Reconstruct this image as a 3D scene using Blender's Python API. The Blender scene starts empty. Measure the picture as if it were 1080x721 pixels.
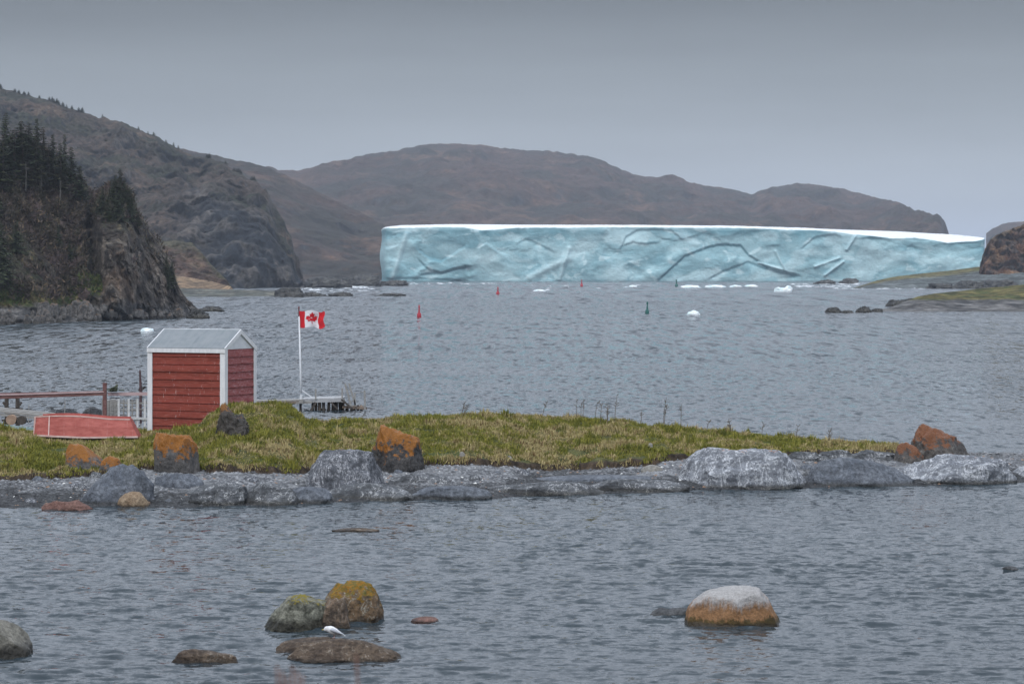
import bpy, bmesh, math, random
import numpy as np
from mathutils import Vector, Matrix
R = math.radians
random.seed(7)
RNG = np.random.default_rng(11)
sc = bpy.context.scene
COL = sc.collection

# ------------------------------------------------------------------ camera
F = 3000.0; CX = 540.0; HY = 283.0; CAMZ = 6.0        # focal length and horizon in photo pixels, eye height in metres
cam = bpy.data.cameras.new('camera'); camo = bpy.data.objects.new('camera', cam); COL.objects.link(camo)
cam.sensor_width = 36; cam.lens = F / 1080 * 36; cam.clip_start = 0.3; cam.clip_end = 60000
cam.shift_y = -(360.5 - HY) / 1080
camo.location = (0, 0, CAMZ); camo.rotation_euler = (R(90), 0, 0)
cam.dof.use_dof = True; cam.dof.focus_distance = 85; cam.dof.aperture_fstop = 7
sc.camera = camo

# ------------------------------------------------------------------ light: heavy overcast
SUN_EL, SUN_AZ = R(48), R(200)
w = bpy.data.worlds.new('World'); sc.world = w; w.use_nodes = True
nt = w.node_tree; nt.nodes.clear()
n_out = nt.nodes.new('ShaderNodeOutputWorld')
sky = nt.nodes.new('ShaderNodeTexSky'); sky.sky_type = 'NISHITA'; sky.sun_disc = False
sky.sun_elevation = SUN_EL; sky.sun_rotation = SUN_AZ
b1 = nt.nodes.new('ShaderNodeBackground'); b1.inputs[1].default_value = 0.06
nt.links.new(sky.outputs[0], b1.inputs[0])
tc = nt.nodes.new('ShaderNodeTexCoord'); sep = nt.nodes.new('ShaderNodeSeparateXYZ')
nt.links.new(tc.outputs['Generated'], sep.inputs[0])
mp = nt.nodes.new('ShaderNodeMapping'); mp.inputs['Scale'].default_value = (2.2, 2.2, 16)
nt.links.new(tc.outputs['Generated'], mp.inputs[0])
cn = nt.nodes.new('ShaderNodeTexNoise'); cn.inputs['Scale'].default_value = 1.6; cn.inputs['Detail'].default_value = 4
nt.links.new(mp.outputs[0], cn.inputs['Vector'])
ma = nt.nodes.new('ShaderNodeMath'); ma.operation = 'MULTIPLY_ADD'; ma.inputs[1].default_value = 0.022; 
nt.links.new(cn.outputs[0], ma.inputs[0])
ms = nt.nodes.new('ShaderNodeMath'); ms.operation = 'SUBTRACT'; ms.inputs[1].default_value = 0.011
nt.links.new(sep.outputs[2], ms.inputs[0]); nt.links.new(ms.outputs[0], ma.inputs[2])
rp = nt.nodes.new('ShaderNodeValToRGB'); cr = rp.color_ramp
stops = [(0.0, (0.35, 0.392, 0.432)), (0.035, (0.288, 0.323, 0.358)), (0.095, (0.120, 0.133, 0.146)),
         (0.160, (0.52, 0.56, 0.635)), (0.38, (0.70, 0.765, 0.88)), (1.0, (0.98, 1.07, 1.22))]
while len(cr.elements) < len(stops): cr.elements.new(0.5)
for e, (p, c) in zip(cr.elements, stops): e.position = p; e.color = (*c, 1)
nt.links.new(ma.outputs[0], rp.inputs[0])
b2 = nt.nodes.new('ShaderNodeBackground'); b2.inputs[1].default_value = 1.0
mp2 = nt.nodes.new('ShaderNodeMapping'); mp2.inputs['Scale'].default_value = (3, 3, 26); nt.links.new(tc.outputs['Generated'], mp2.inputs[0])
cn2 = nt.nodes.new('ShaderNodeTexNoise'); cn2.inputs['Scale'].default_value = 2.2; cn2.inputs['Detail'].default_value = 5; nt.links.new(mp2.outputs[0], cn2.inputs['Vector'])
cm = nt.nodes.new('ShaderNodeMapRange'); nt.links.new(cn2.outputs[0], cm.inputs[0]); cm.inputs[1].default_value = 0.3; cm.inputs[2].default_value = 0.7; cm.inputs[3].default_value = 0.94; cm.inputs[4].default_value = 1.06
nt.links.new(cm.outputs[0], b2.inputs[1])
nt.links.new(rp.outputs[0], b2.inputs[0])
mx = nt.nodes.new('ShaderNodeMixShader'); mx.inputs[0].default_value = 0.95
nt.links.new(b1.outputs[0], mx.inputs[1]); nt.links.new(b2.outputs[0], mx.inputs[2]); nt.links.new(mx.outputs[0], n_out.inputs[0])

sl = bpy.data.lights.new('sun', 'SUN'); so = bpy.data.objects.new('sun', sl); COL.objects.link(so)
sl.energy = 1.15; sl.angle = R(22); sl.color = (1.0, 0.97, 0.93)
d = Vector((math.sin(SUN_AZ) * math.cos(SUN_EL), math.cos(SUN_AZ) * math.cos(SUN_EL), math.sin(SUN_EL)))
so.rotation_euler = d.to_track_quat('Z', 'Y').to_euler(); so.location = (0, -20, 60)

sc.view_settings.view_transform = 'Standard'; sc.view_settings.look = 'None'
sc.view_settings.exposure = 0.42; sc.view_settings.gamma = 1.0; sc.view_settings.use_curve_mapping = False
sc.cycles.max_bounces = 5; sc.cycles.volume_bounces = 1; sc.cycles.transparent_max_bounces = 8
sc.cycles.use_denoising = True
try: sc.cycles.denoiser = 'OPENIMAGEDENOISE'
except Exception: pass
sc.cycles.volume_step_rate = 1.0; sc.cycles.volume_max_steps = 64
sc.cycles.caustics_reflective = False; sc.cycles.caustics_refractive = False

# ------------------------------------------------------------------ helpers
def P(px, py, Y): return np.array([(px - CX) / F * Y, Y, CAMZ + (HY - py) / F * Y])
def YW(py): return CAMZ * F / (py - HY)               # distance of a point on the water seen at row py
def ip(x, pts):
    a = np.array(pts, float); return np.interp(x, a[:, 0], a[:, 1])
def sm(a, b, x):
    t = np.clip((x - a) / (b - a), 0, 1); return t * t * (3 - 2 * t)
def _h(ix, iy, iz, s):
    h = (ix.astype(np.int64) * 374761393 + iy.astype(np.int64) * 668265263 + iz.astype(np.int64) * 2147483647 + s * 974711) & 0xFFFFFFFF
    h = ((h ^ (h >> 13)) * 1274126177) & 0xFFFFFFFF
    h = ((h ^ (h >> 16)) * 2246822519) & 0xFFFFFFFF
    return h ^ (h >> 15)
def noise(x, y, z, s=0):
    x, y, z = np.broadcast_arrays(np.asarray(x, float), np.asarray(y, float), np.asarray(z, float))
    ix, iy, iz = np.floor(x), np.floor(y), np.floor(z)
    fx, fy, fz = x - ix, y - iy, z - iz
    u, v, q = [f * f * f * (f * (f * 6 - 15) + 10) for f in (fx, fy, fz)]
    r = 0
    for dx in (0, 1):
        for dy in (0, 1):
            for dz in (0, 1):
                h = _h(ix + dx, iy + dy, iz + dz, s)
                gx = (h & 255) / 127.5 - 1; gy = ((h >> 8) & 255) / 127.5 - 1; gz = ((h >> 16) & 255) / 127.5 - 1
                wgt = (u if dx else 1 - u) * (v if dy else 1 - v) * (q if dz else 1 - q)
                r = r + wgt * (gx * (fx - dx) + gy * (fy - dy) + gz * (fz - dz))
    return r * 1.25
def fbm(x, y, z, o=4, s=0, g=0.5, l=2.03):
    r = 0; a = 1; f = 1
    for i in range(o):
        r = r + a * noise(x * f, y * f, z * f, s + i * 17); a *= g; f *= l
    return r
def ridged(x, y, z, o=4, s=0, g=0.5, l=2.1):
    r = 0; a = 1; f = 1; t = 0
    for i in range(o):
        r = r + a * (1 - np.abs(noise(x * f, y * f, z * f, s + i * 13)) * 2.2); t += a; a *= g; f *= l
    return r / t
def link(ob, parent=None):
    COL.objects.link(ob)
    if parent is not None: ob.parent = parent
    return ob
def tag(o, label=None, cat=None, group=None, kind=None):
    if label: o['label'] = label
    if cat: o['category'] = cat
    if group: o['group'] = group
    if kind: o['kind'] = kind
    return o
def empty(name, loc, rz=0):
    o = bpy.data.objects.new(name, None); o.location = loc; o.rotation_euler = (0, 0, rz); o.empty_display_size = 0.2
    COL.objects.link(o); return o
def npmesh(name, V, Q, mat=None, smooth=True, col=None, parent=None, matidx=None, loc=None):
    """V (n,3); Q (m,3|4) vertex indices; col (n,3) per-vertex own colour"""
    V = np.asarray(V, np.float32)
    if loc is not None: V = V - np.asarray(loc, np.float32)
    Q = np.asarray(Q, np.int32); k = Q.shape[1]
    me = bpy.data.meshes.new(name)
    me.vertices.add(len(V)); me.vertices.foreach_set('co', V.ravel())
    me.loops.add(Q.size); me.loops.foreach_set('vertex_index', Q.ravel())
    me.polygons.add(len(Q)); me.polygons.foreach_set('loop_start', np.arange(0, Q.size, k, dtype=np.int32))
    me.polygons.foreach_set('loop_total', np.full(len(Q), k, np.int32))
    me.polygons.foreach_set('use_smooth', np.full(len(Q), smooth))
    if matidx is not None: me.polygons.foreach_set('material_index', np.asarray(matidx, np.int32))
    me.update(calc_edges=True); me.validate()
    if col is not None:
        a = me.color_attributes.new('col', 'FLOAT_COLOR', 'POINT')
        c = np.ones((len(V), 4), np.float32); c[:, :3] = col; a.data.foreach_set('color', c.ravel())
    for m in (mat if isinstance(mat, (list, tuple)) else [mat]):
        if m: me.materials.append(m)
    o = bpy.data.objects.new(name, me)
    if loc is not None: o.location = tuple(float(v) for v in loc)
    return link(o, parent)
def gridq(nr, nc):
    i = np.arange(nr * nc).reshape(nr, nc)
    return np.stack([i[:-1, :-1], i[:-1, 1:], i[1:, 1:], i[1:, :-1]], -1).reshape(-1, 4)
class MB:
    """collects boxes, tubes and prisms, builds them as ONE mesh"""
    def __init__(s): s.v = []; s.f = []
    def add(s, v, f):
        o = len(s.v); s.v += [tuple(float(c) for c in p) for p in v]; s.f += [tuple(i + o for i in q) for q in f]; return s
    def box(s, x0, x1, y0, y1, z0, z1, M=None, jit=0):
        v = [Vector((x, y, z)) for z in (z0, z1) for x, y in ((x0, y0), (x1, y0), (x1, y1), (x0, y1))]
        if jit: v = [p + Vector([random.uniform(-jit, jit) for _ in 'xyz']) for p in v]
        if M is not None: v = [M @ p for p in v]
        return s.add(v, [(3, 2, 1, 0), (4, 5, 6, 7), (0, 1, 5, 4), (1, 2, 6, 5), (2, 3, 7, 6), (3, 0, 4, 7)])
    def bar(s, a, b, w, h=None, n=4):
        a, b = Vector(a), Vector(b); h = h or w; d = (b - a).normalized()
        up = Vector((0, 0, 1)) if abs(d.z) < 0.9 else Vector((0, 1, 0))
        r = d.cross(up).normalized(); u = r.cross(d)
        ring = [r * sx * w / 2 + u * sz * h / 2 for sx, sz in ((-1, -1), (1, -1), (1, 1), (-1, 1))]
        v = [a + q for q in ring] + [b + q for q in ring]
        return s.add(v, [(3, 2, 1, 0), (4, 5, 6, 7)] + [(i, (i + 1) % 4, (i + 1) % 4 + 4, i + 4) for i in range(4)])
    def tube(s, pts, rad, n=8):
        pts = [Vector(p) for p in pts]; rad = rad if hasattr(rad, '__len__') else [rad] * len(pts); v = []
        for i, p in enumerate(pts):
            d = (pts[min(i + 1, len(pts) - 1)] - pts[max(i - 1, 0)]).normalized()
            up = Vector((0, 0, 1)) if abs(d.z) < 0.9 else Vector((0, 1, 0))
            r = d.cross(up).normalized(); u = r.cross(d)
            v += [p + (r * math.cos(2 * math.pi * k / n) + u * math.sin(2 * math.pi * k / n)) * rad[i] for k in range(n)]
        f = [tuple(reversed(range(n))), tuple(range((len(pts) - 1) * n, len(pts) * n))]
        for i in range(len(pts) - 1):
            for k in range(n): f.append((i * n + k, i * n + (k + 1) % n, (i + 1) * n + (k + 1) % n, (i + 1) * n + k))
        return s.add(v, f)
    def build(s, name, mat, parent=None, smooth=False, bevel=0, loc=None):
        me = bpy.data.meshes.new(name); me.from_pydata(s.v, [], s.f); me.validate()
        if mat: me.materials.append(mat)
        if smooth: me.polygons.foreach_set('use_smooth', [True] * len(me.polygons))
        me.update()
        if bevel:
            bm = bmesh.new(); bm.from_mesh(me)
            bmesh.ops.bevel(bm, geom=list(bm.edges), offset=bevel, segments=1, affect='EDGES'); bm.to_mesh(me); bm.free()
        o = bpy.data.objects.new(name, me)
        if loc is not None: o.location = loc
        return link(o, parent)

class NB:
    """small node-graph writer"""
    def __init__(s, name, rough=0.9):
        s.m = bpy.data.materials.new(name); s.m.use_nodes = True; s.t = s.m.node_tree; s.t.nodes.clear()
        s.o = s.t.nodes.new('ShaderNodeOutputMaterial'); s.b = s.t.nodes.new('ShaderNodeBsdfPrincipled')
        s.t.links.new(s.b.outputs[0], s.o.inputs[0]); s.b.inputs['Roughness'].default_value = rough
        s.tc = s.t.nodes.new('ShaderNodeTexCoord'); s.geo = s.t.nodes.new('ShaderNodeNewGeometry')
    def set(s, sock, v):
        if isinstance(v, bpy.types.NodeSocket): s.t.links.new(v, sock)
        elif isinstance(v, (tuple, list)) and len(v) == 3 and sock.type == 'RGBA': sock.default_value = (*v, 1)
        else: sock.default_value = v
    def map(s, vec, scale=(1, 1, 1), rot=(0, 0, 0)):
        n = s.t.nodes.new('ShaderNodeMapping'); s.set(n.inputs[0], vec); n.inputs['Scale'].default_value = scale; n.inputs['Rotation'].default_value = rot
        return n.outputs[0]
    def noise(s, vec, scale, detail=4, rough=0.55, dist=0):
        n = s.t.nodes.new('ShaderNodeTexNoise'); s.set(n.inputs['Vector'], vec)
        n.inputs['Scale'].default_value = scale; n.inputs['Detail'].default_value = detail
        n.inputs['Roughness'].default_value = rough; n.inputs['Distortion'].default_value = dist
        return n.outputs[0]
    def voro(s, vec, scale, feat='F1'):
        n = s.t.nodes.new('ShaderNodeTexVoronoi'); n.feature = feat; s.set(n.inputs['Vector'], vec); n.inputs['Scale'].default_value = scale
        return n.outputs[0]
    def math(s, op, a, b=0.0, c=None):
        n = s.t.nodes.new('ShaderNodeMath'); n.operation = op; s.set(n.inputs[0], a); s.set(n.inputs[1], b)
        if c is not None: s.set(n.inputs[2], c)
        return n.outputs[0]
    def rng(s, v, a, b, c=0.0, d=1.0):
        n = s.t.nodes.new('ShaderNodeMapRange'); n.interpolation_type = 'SMOOTHSTEP'; s.set(n.inputs[0], v)
        for i, q in enumerate((a, b, c, d)): s.set(n.inputs[i + 1], q)
        return n.outputs[0]
    def mix(s, f, a, b, mode='MIX'):
        n = s.t.nodes.new('ShaderNodeMix'); n.data_type = 'RGBA'; n.blend_type = mode
        s.set(n.inputs[0], f); s.set(n.inputs[6], a); s.set(n.inputs[7], b); return n.outputs[2]
    def xyz(s, v):
        n = s.t.nodes.new('ShaderNodeSeparateXYZ'); s.set(n.inputs[0], v); return n.outputs
    def attr(s, name):
        n = s.t.nodes.new('ShaderNodeAttribute'); n.attribute_name = name; return n.outputs['Color']
    def bump(s, h, dist, strength=1.0, normal=None):
        n = s.t.nodes.new('ShaderNodeBump'); s.set(n.inputs['Height'], h); n.inputs['Distance'].default_value = dist
        n.inputs['Strength'].default_value = strength
        if normal is not None: s.set(n.inputs['Normal'], normal)
        return n.outputs[0]
    def done(s, color, normal=None, rough=None, spec=None):
        s.set(s.b.inputs['Base Color'], color)
        if normal is not None: s.set(s.b.inputs['Normal'], normal)
        if rough is not None: s.set(s.b.inputs['Roughness'], rough)
        if spec is not None: s.b.inputs['Specular IOR Level'].default_value = spec
        return s.m

# ------------------------------------------------------------------ materials
def terrain_mat(name, s1, s2, lo=0.6, hi=1.4, bump=0.3, bs=1.0, spec=0.25, stretch=(1, 1, 1)):
    n = NB(name, 0.95); v = n.map(n.tc.outputs['Object'], stretch)
    a = n.noise(v, s1, 5, 0.65); b = n.noise(v, s2, 4, 0.6)
    f = n.math('MULTIPLY', n.rng(a, 0.3, 0.7, lo, hi), n.rng(b, 0.3, 0.7, lo, hi))
    c = n.mix(1.0, n.attr('col'), n.math('MULTIPLY', f, 1.0), 'MULTIPLY')
    return n.done(c, n.bump(n.noise(v, bs, 6, 0.7), bump), spec=spec)
def simple_mat(name, c1, c2, scale=3, rough=0.8, stretch=(1, 1, 1), bump=0.0, spec=0.3, detail=5):
    n = NB(name, rough); v = n.map(n.tc.outputs['Object'], stretch)
    a = n.noise(v, scale, detail, 0.65)
    return n.done(n.mix(n.rng(a, 0.32, 0.68), c1, c2), n.bump(a, bump) if bump else None, spec=spec)
def rock_mat(name, c1, c2, scale=3, lichen=None, lam=0.5, lz=0.35, lichen2=None, streak=None, sam=0.5, sdir=(1, 1, 1), bands=None, wet=0.06, wetcol=0.35, strata=None, bump=0.03, ss=3.2):
    n = NB(name, 0.85); v = n.tc.outputs['Object']; g = n.xyz(n.tc.outputs['Generated'])[2]
    a = n.noise(v, scale, 7, 0.7); b = n.noise(v, scale * 4.3, 5, 0.7); s_ = n.noise(v, scale * 16, 3, 0.7)
    c = n.mix(n.rng(a, 0.33, 0.67), c1, c2)
    if strata:
        sv = n.map(v, strata[0], strata[1]); st = n.noise(sv, 4, 4, 0.6, 0.6)
        c = n.mix(n.rng(st, 0.42, 0.62, 0, 0.7), c, strata[2])
    if bands:
        wob = n.math('ADD', g, n.rng(n.noise(n.map(v, (5, 5, 1.0)), 1.2, 6, 0.8), 0, 1, -0.24, 0.24))
        for z, colr, soft in bands:
            c = n.mix(n.rng(wob, z - soft, z + soft), c, n.mix(n.rng(b, 0.3, 0.7), colr, tuple(q * 0.72 for q in colr)))
    if streak:
        sv = n.map(v, sdir); st = n.noise(sv, ss, 6, 0.68, 0.8)
        m = n.rng(n.math('ABSOLUTE', n.math('SUBTRACT', st, 0.5)), 0.0, 0.07 * sam + 0.004, 1, 0)
        m = n.math('MULTIPLY', m, n.rng(a, 0.5 - sam * 0.35, 0.62 - sam * 0.2))
        c = n.mix(m, c, streak)
    if lichen:
        h = n.math('ADD', n.math('MULTIPLY', g, 0.9), n.math('MULTIPLY', n.math('SUBTRACT', n.noise(v, scale * 1.6, 6, 0.75), 0.5), 1.5))
        h = n.math('ADD', h, n.math('MULTIPLY', n.xyz(n.geo.outputs['Normal'])[2], 0.12))
        m = n.rng(h, lz + 0.45 - lam * 0.3, lz + 0.57 - lam * 0.3)
        lc = n.mix(n.rng(b, 0.35, 0.65), lichen, tuple(q * 0.68 for q in lichen) if lichen2 is None else lichen2)
        c = n.mix(m, c, lc)
    c = n.mix(1.0, c, n.math('MULTIPLY', n.rng(b, 0.25, 0.75, 0.66, 1.32), n.rng(s_, 0.25, 0.75, 0.70, 1.30)), 'MULTIPLY')
    wz = n.math('ADD', n.xyz(n.geo.outputs['Position'])[2], n.rng(a, 0, 1, -0.05, 0.05))
    wm = n.rng(wz, wet * 0.5, wet * 1.6)
    c = n.mix(wm, n.mix(1.0, c, (wetcol, wetcol * 0.95, wetcol * 0.85), 'MULTIPLY'), c)
    bh = n.math('ADD', n.math('MULTIPLY', a, 1.0), n.math('MULTIPLY', b, 0.35))
    n.set(n.b.inputs['Roughness'], n.math('MULTIPLY_ADD', wm, 0.45, 0.4))
    return n.done(c, n.bump(bh, bump * 3), spec=0.35)

# ------------------------------------------------------------------ water
def wave_height(X, Y, dX, dY):
    rg = np.random.default_rng(3); Z = np.zeros_like(X)
    n = 96
    for i in range(n):
        lam = 0.16 * (2.2 / 0.16) ** (i / (n - 1)); lam *= rg.uniform(0.93, 1.07)
        th = rg.normal(R(88), R(20)); kx, ky = math.cos(th) * 2 * math.pi / lam, math.sin(th) * 2 * math.pi / lam
        slope = 0.034 * (1.0 if lam < 0.7 else (0.7 / lam) ** 2.2); A = slope * lam / (2 * math.pi)
        att = sm(2.0, 3.4, (2 * math.pi / (abs(ky) + 1e-6)) / dY) * sm(2.0, 3.4, (2 * math.pi / (abs(kx) + 1e-6)) / dX)
        Z += A * att * np.sin(kx * X + ky * Y + rg.uniform(0, 6.28))
    g = 0.62 + 0.9 * np.clip(fbm(X / 9, Y / 16, 0.0, 3, 5) + 0.35, 0, 1)
    return Z * g
rows = [-60.0, 0, 20, 34]; y = 38.0
while y < 900: rows.append(y); y += max(0.06, y * y / 18000 * 0.6)
while y < 14000: rows.append(y); y *= 1.08
rows = np.array(rows); cols = np.concatenate([np.linspace(-6000, -760, 12), np.arange(-740, 1821, 2.6), np.linspace(1840, 7080, 12)])
U, YY = np.meshgrid(cols, rows)
XX = (U - CX) / F * np.maximum(YY, 60 + 0 * YY)
XX = np.where(YY >= 60, (U - CX) / F * YY, (U - CX) / F * (YY * 0.9 + 6).clip(45, None))
dY = np.gradient(rows)[:, None] * np.ones_like(YY); dX = np.gradient(XX, axis=1)
ZZ = wave_height(XX, YY, dX, dY) * sm(30, 40, YY)
def water_mat():
    n = NB('water', 0.07); v = n.geo.outputs['Position']; Yw = n.xyz(v)[1]
    patch = n.noise(n.map(v, (0.016, 0.05, 1)), 1.0, 4, 0.6); patch2 = n.noise(n.map(v, (0.10, 0.10, 1)), 1.0, 3, 0.6)
    def layer(fx, fy, wgt, off):
        q = n.map(v, (fx, fy, 1)); a = n.math('SUBTRACT', n.noise(q, 1.0, 4, 0.62, 0.3), 0.5)
        nd = n.t.nodes.new('ShaderNodeMapping'); n.set(nd.inputs[0], q); nd.inputs['Location'].default_value = (off, off * 2, 5)
        b = n.math('SUBTRACT', n.noise(nd.outputs[0], 1.0, 4, 0.62, 0.3), 0.5)
        return n.math('MULTIPLY', a, wgt), n.math('MULTIPLY', b, wgt)
    f1 = n.rng(Yw, 60, 110, 1, 0.4); f2 = n.math('MULTIPLY', n.rng(Yw, 50, 100), n.rng(Yw, 160, 300, 1, 0.3)); f3 = n.math('MULTIPLY', n.rng(Yw, 130, 230), n.rng(Yw, 420, 700, 1, 0.3)); f4 = n.rng(Yw, 320, 600)
    L = [layer(2.5, 4.6, f1, 3), layer(6.0, 9.0, n.math('MULTIPLY', f1, 0.5), 23), layer(2.4, 0.55, f2, 7), layer(1.0, 0.10, f3, 11), layer(0.33, 0.017, f4, 17)]
    sx_, sy_ = L[0]
    for a, b in L[1:]: sx_, sy_ = n.math('ADD', sx_, a), n.math('ADD', sy_, b)
    am = n.math('MULTIPLY', n.rng(patch, 0.3, 0.7, 0.7, 1.15), n.rng(patch2, 0.3, 0.7, 0.8, 1.2))
    cb = n.t.nodes.new('ShaderNodeCombineXYZ'); n.set(cb.inputs[0], n.math('MULTIPLY', n.math('MULTIPLY', sx_, am), WAX)); n.set(cb.inputs[1], n.math('SUBTRACT', n.math('MULTIPLY', n.math('MULTIPLY', sy_, am), WAY), n.rng(Yw, 35, 170, 0.055, 0.13)))
    va = n.t.nodes.new('ShaderNodeVectorMath'); va.operation = 'ADD'; n.set(va.inputs[0], n.geo.outputs['Normal']); n.set(va.inputs[1], cb.outputs[0])
    vn = n.t.nodes.new('ShaderNodeVectorMath'); vn.operation = 'NORMALIZE'; n.set(vn.inputs[0], va.outputs[0])
    col = n.mix(n.rng(patch, 0.35, 0.65), (0.026, 0.038, 0.047), (0.034, 0.048, 0.058))
    n.b.inputs['IOR'].default_value = 1.33
    return n.done(col, vn.outputs[0], n.rng(Yw, 60, 500, 0.06, 0.10))
WAX, WAY = 0.8, 2.1
WATER = water_mat()
tag(npmesh('water', np.stack([XX, YY, ZZ], -1).reshape(-1, 3), gridq(*XX.shape), WATER), kind='structure')

# bank under the photographer (below the frame)
gx, gy = np.meshgrid(np.linspace(-60, 60, 60), np.linspace(-70, 26, 60))
gz = 4.35 - 0.02 * np.abs(gx) - 5.2 * sm(5, 22, gy) + 0.15 * fbm(gx / 4, gy / 4, 0, 3, 9)
gc = np.stack([0.10 + 0 * gx, 0.095 + 0 * gx, 0.045 + 0 * gx], -1).reshape(-1, 3)
T_NEAR = terrain_mat('near_grass', 1.5, 8, 0.6, 1.4, 0.05, 6)
tag(npmesh('ground', np.stack([gx, gy, gz], -1).reshape(-1, 3), gridq(60, 60), T_NEAR, col=gc), kind='structure')

# ------------------------------------------------------------------ hills: sheets with front slope, crest and back slope
SURF = {}
def hill(name, crest, base, depth, mat, colour, u0, u1, du, prof, amp, fs, seed, rows=160, zlow=-1.5, label=None, cat=None, strata=1.0, extra=None, jag=0.0, back=1.3, keep=1.0, ys=1.0):
    u = np.arange(u0, u1 + du, du); t = np.concatenate([np.linspace(0, 1, rows), 1 + np.linspace(0.03, 1, 30) ** 1.4])
    UU, T = np.meshgrid(u, t)
    yb = YW(np.maximum(ip(u, base), HY + 4.0)); dep = ip(u, depth) if hasattr(depth, '__len__') else np.full_like(u, depth)
    cpy = ip(u, crest) + jag * fbm(u / 9.0, 0 * u, seed, 4, seed)
    Yc = yb + dep; zc = CAMZ + (HY - cpy) / F * Yc
    tf = np.clip(T, 0, 1); tb = np.clip(T - 1, 0, 1)
    py_, pz_ = prof(UU, tf)
    Yv = yb + dep * py_ + tb * dep * back; Zv = zlow + (zc - zlow) * pz_ - (zc - zlow) * tb ** 1.3 * 1.05
    Xv = (UU - CX) / F * Yv
    e = np.sin(np.pi * np.clip(tf, 0, 1)) ** 0.5 * (1 - 0.0 * tb)
    edge = sm(0.0, 0.12, tf) * (1 - sm(0.90, 1.0, tf) * keep)
    n1 = ridged(Xv / fs, Yv / fs / ys, Zv / fs / 2.2 * strata, 5, seed) - 0.55
    n2 = fbm(Xv / fs * 3, Yv / fs * 3 / ys, Zv / fs * 3, 4, seed + 50)
    D = amp * (1.6 * n1 + 0.5 * n2) * edge
    if extra is not None: D = D + extra(UU, tf, Xv, Yv, Zv)
    Yv2 = Yv - D; Xv2 = Xv * (1 + (Yv2 - Yv) / Yv)   # slide along the sight column so the outline keeps its place
    Zv = Zv + (0.35 * amp * n2 * edge) * np.where(T <= 1, 1, 0.5)
    # slope and colour
    gX = np.stack([np.gradient(Xv2, axis=1), np.gradient(Yv2, axis=1), np.gradient(Zv, axis=1)], -1)
    gT = np.stack([np.gradient(Xv2, axis=0), np.gradient(Yv2, axis=0), np.gradient(Zv, axis=0)], -1)
    N = np.cross(gX, gT); N /= np.linalg.norm(N, axis=-1, keepdims=True) + 1e-9
    C = colour(UU, tf, Xv2, Yv2, Zv, np.abs(N[..., 2]), n1, n2)
    o = npmesh(name, np.stack([Xv2, Yv2, Zv], -1).reshape(-1, 3), gridq(*UU.shape), mat, col=C.reshape(-1, 3))
    tag(o, label, cat, kind='structure')
    SURF[name if name not in SURF else o.name] = (Xv2, Yv2, Zv, N)
    return o
def on_hill(key, px, py):
    X, Y, Z, N = SURF[key]
    sx = CX + X / Y * F; sy = HY - (Z - CAMZ) / Y * F
    m = (np.abs(sx - px) < 2.5) & (np.abs(sy - py) < 3.5)
    if not m.any():
        k = np.argmin((sx - px) ** 2 + (sy - py) ** 2)
    else:
        k = np.argmin(np.where(m, Y, 1e9))
    return np.array([X.flat[k], Y.flat[k], Z.flat[k]])
def crest_of(key, px):
    X, Y, Z, N = SURF[key]; sx_ = CX + X / Y * F; sy_ = HY - (Z - CAMZ) / Y * F
    k = np.argmin(np.where(np.abs(sx_ - px) < 1.2, sy_, 1e9)); return np.array([X.flat[k], Y.flat[k], Z.flat[k]])
def lerp3(a, b, f): return np.asarray(a) * (1 - f[..., None]) + np.asarray(b) * f[..., None]

HILLM = terrain_mat('hill_ground', 0.05, 0.22, 0.62, 1.35, 4.0, 0.12)
CLIFFM = terrain_mat('cliff_ground', 0.14, 0.6, 0.5, 1.5, 2.5, 0.3)
NEARM = terrain_mat('headland_ground', 0.5, 3.5, 0.55, 1.5, 0.45, 1.6)

# far hill
def prof_soft(U, t): return t ** 1.0, t ** 0.92
def col_far(U, t, X, Y, Z, nz, n1, n2):
    f = fbm(X / 160, Y / 160, Z / 30, 5, 71, 0.6) ; g = fbm(X / 45, Y / 90, Z / 14, 4, 72, 0.6)
    c = lerp3((0.058, 0.036, 0.028), (0.028, 0.026, 0.020), sm(-0.3, 0.35, f))
    c = lerp3(c, (0.105, 0.064, 0.044), sm(0.18, 0.5, g) * 0.7)
    c = lerp3(c, (0.05, 0.052, 0.055), sm(0.75, 0.35, nz))
    return c
crest_far = [(100, 215), (200, 190), (235, 182), (270, 180), (300, 180), (312, 181), (322, 178), (345, 171), (370, 167), (385, 162), (405, 159), (430, 156), (450, 152.5), (480, 151), (505, 150.5), (520, 153), (550, 157),
             (580, 160), (600, 163), (620, 166), (640, 172), (660, 179), (672, 183), (690, 186), (715, 190), (740, 194), (765, 198), (785, 203), (792, 205), (800, 201), (815, 197), (840, 195), (865, 196), (890, 199), (905, 203), (920, 207),
             (935, 210), (950, 214), (958, 221), (965, 226), (975, 228), (988, 229), (993, 236), (997, 246), (1003, 262), (1010, 285)]
def prof_far(U, t):
    k = sm(900, 985, U); return t ** (1 + 1.2 * k), t ** (0.92 - 0.2 * k)
hill('far_hill', crest_far, [(100, 294), (1010, 293)], [(100, 900), (900, 1100), (1000, 300)], HILLM, col_far, 100, 1010, 1.5, prof_far, 30, 150, 5, rows=190, jag=1.6, keep=0.75, ys=2.6)
hill('far_spur', [(150, 150), (200, 160), (235, 167), (262, 171), (285, 177), (310, 190), (330, 200), (360, 214), (385, 226), (405, 238), (425, 255), (445, 275), (455, 292)], [(150, 296), (460, 295.5)],
     [(150, 420), (380, 330), (460, 60)], HILLM, col_far, 150, 458, 1.5, prof_soft, 16, 130, 8, rows=130, jag=1.2, keep=0.7)
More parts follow.
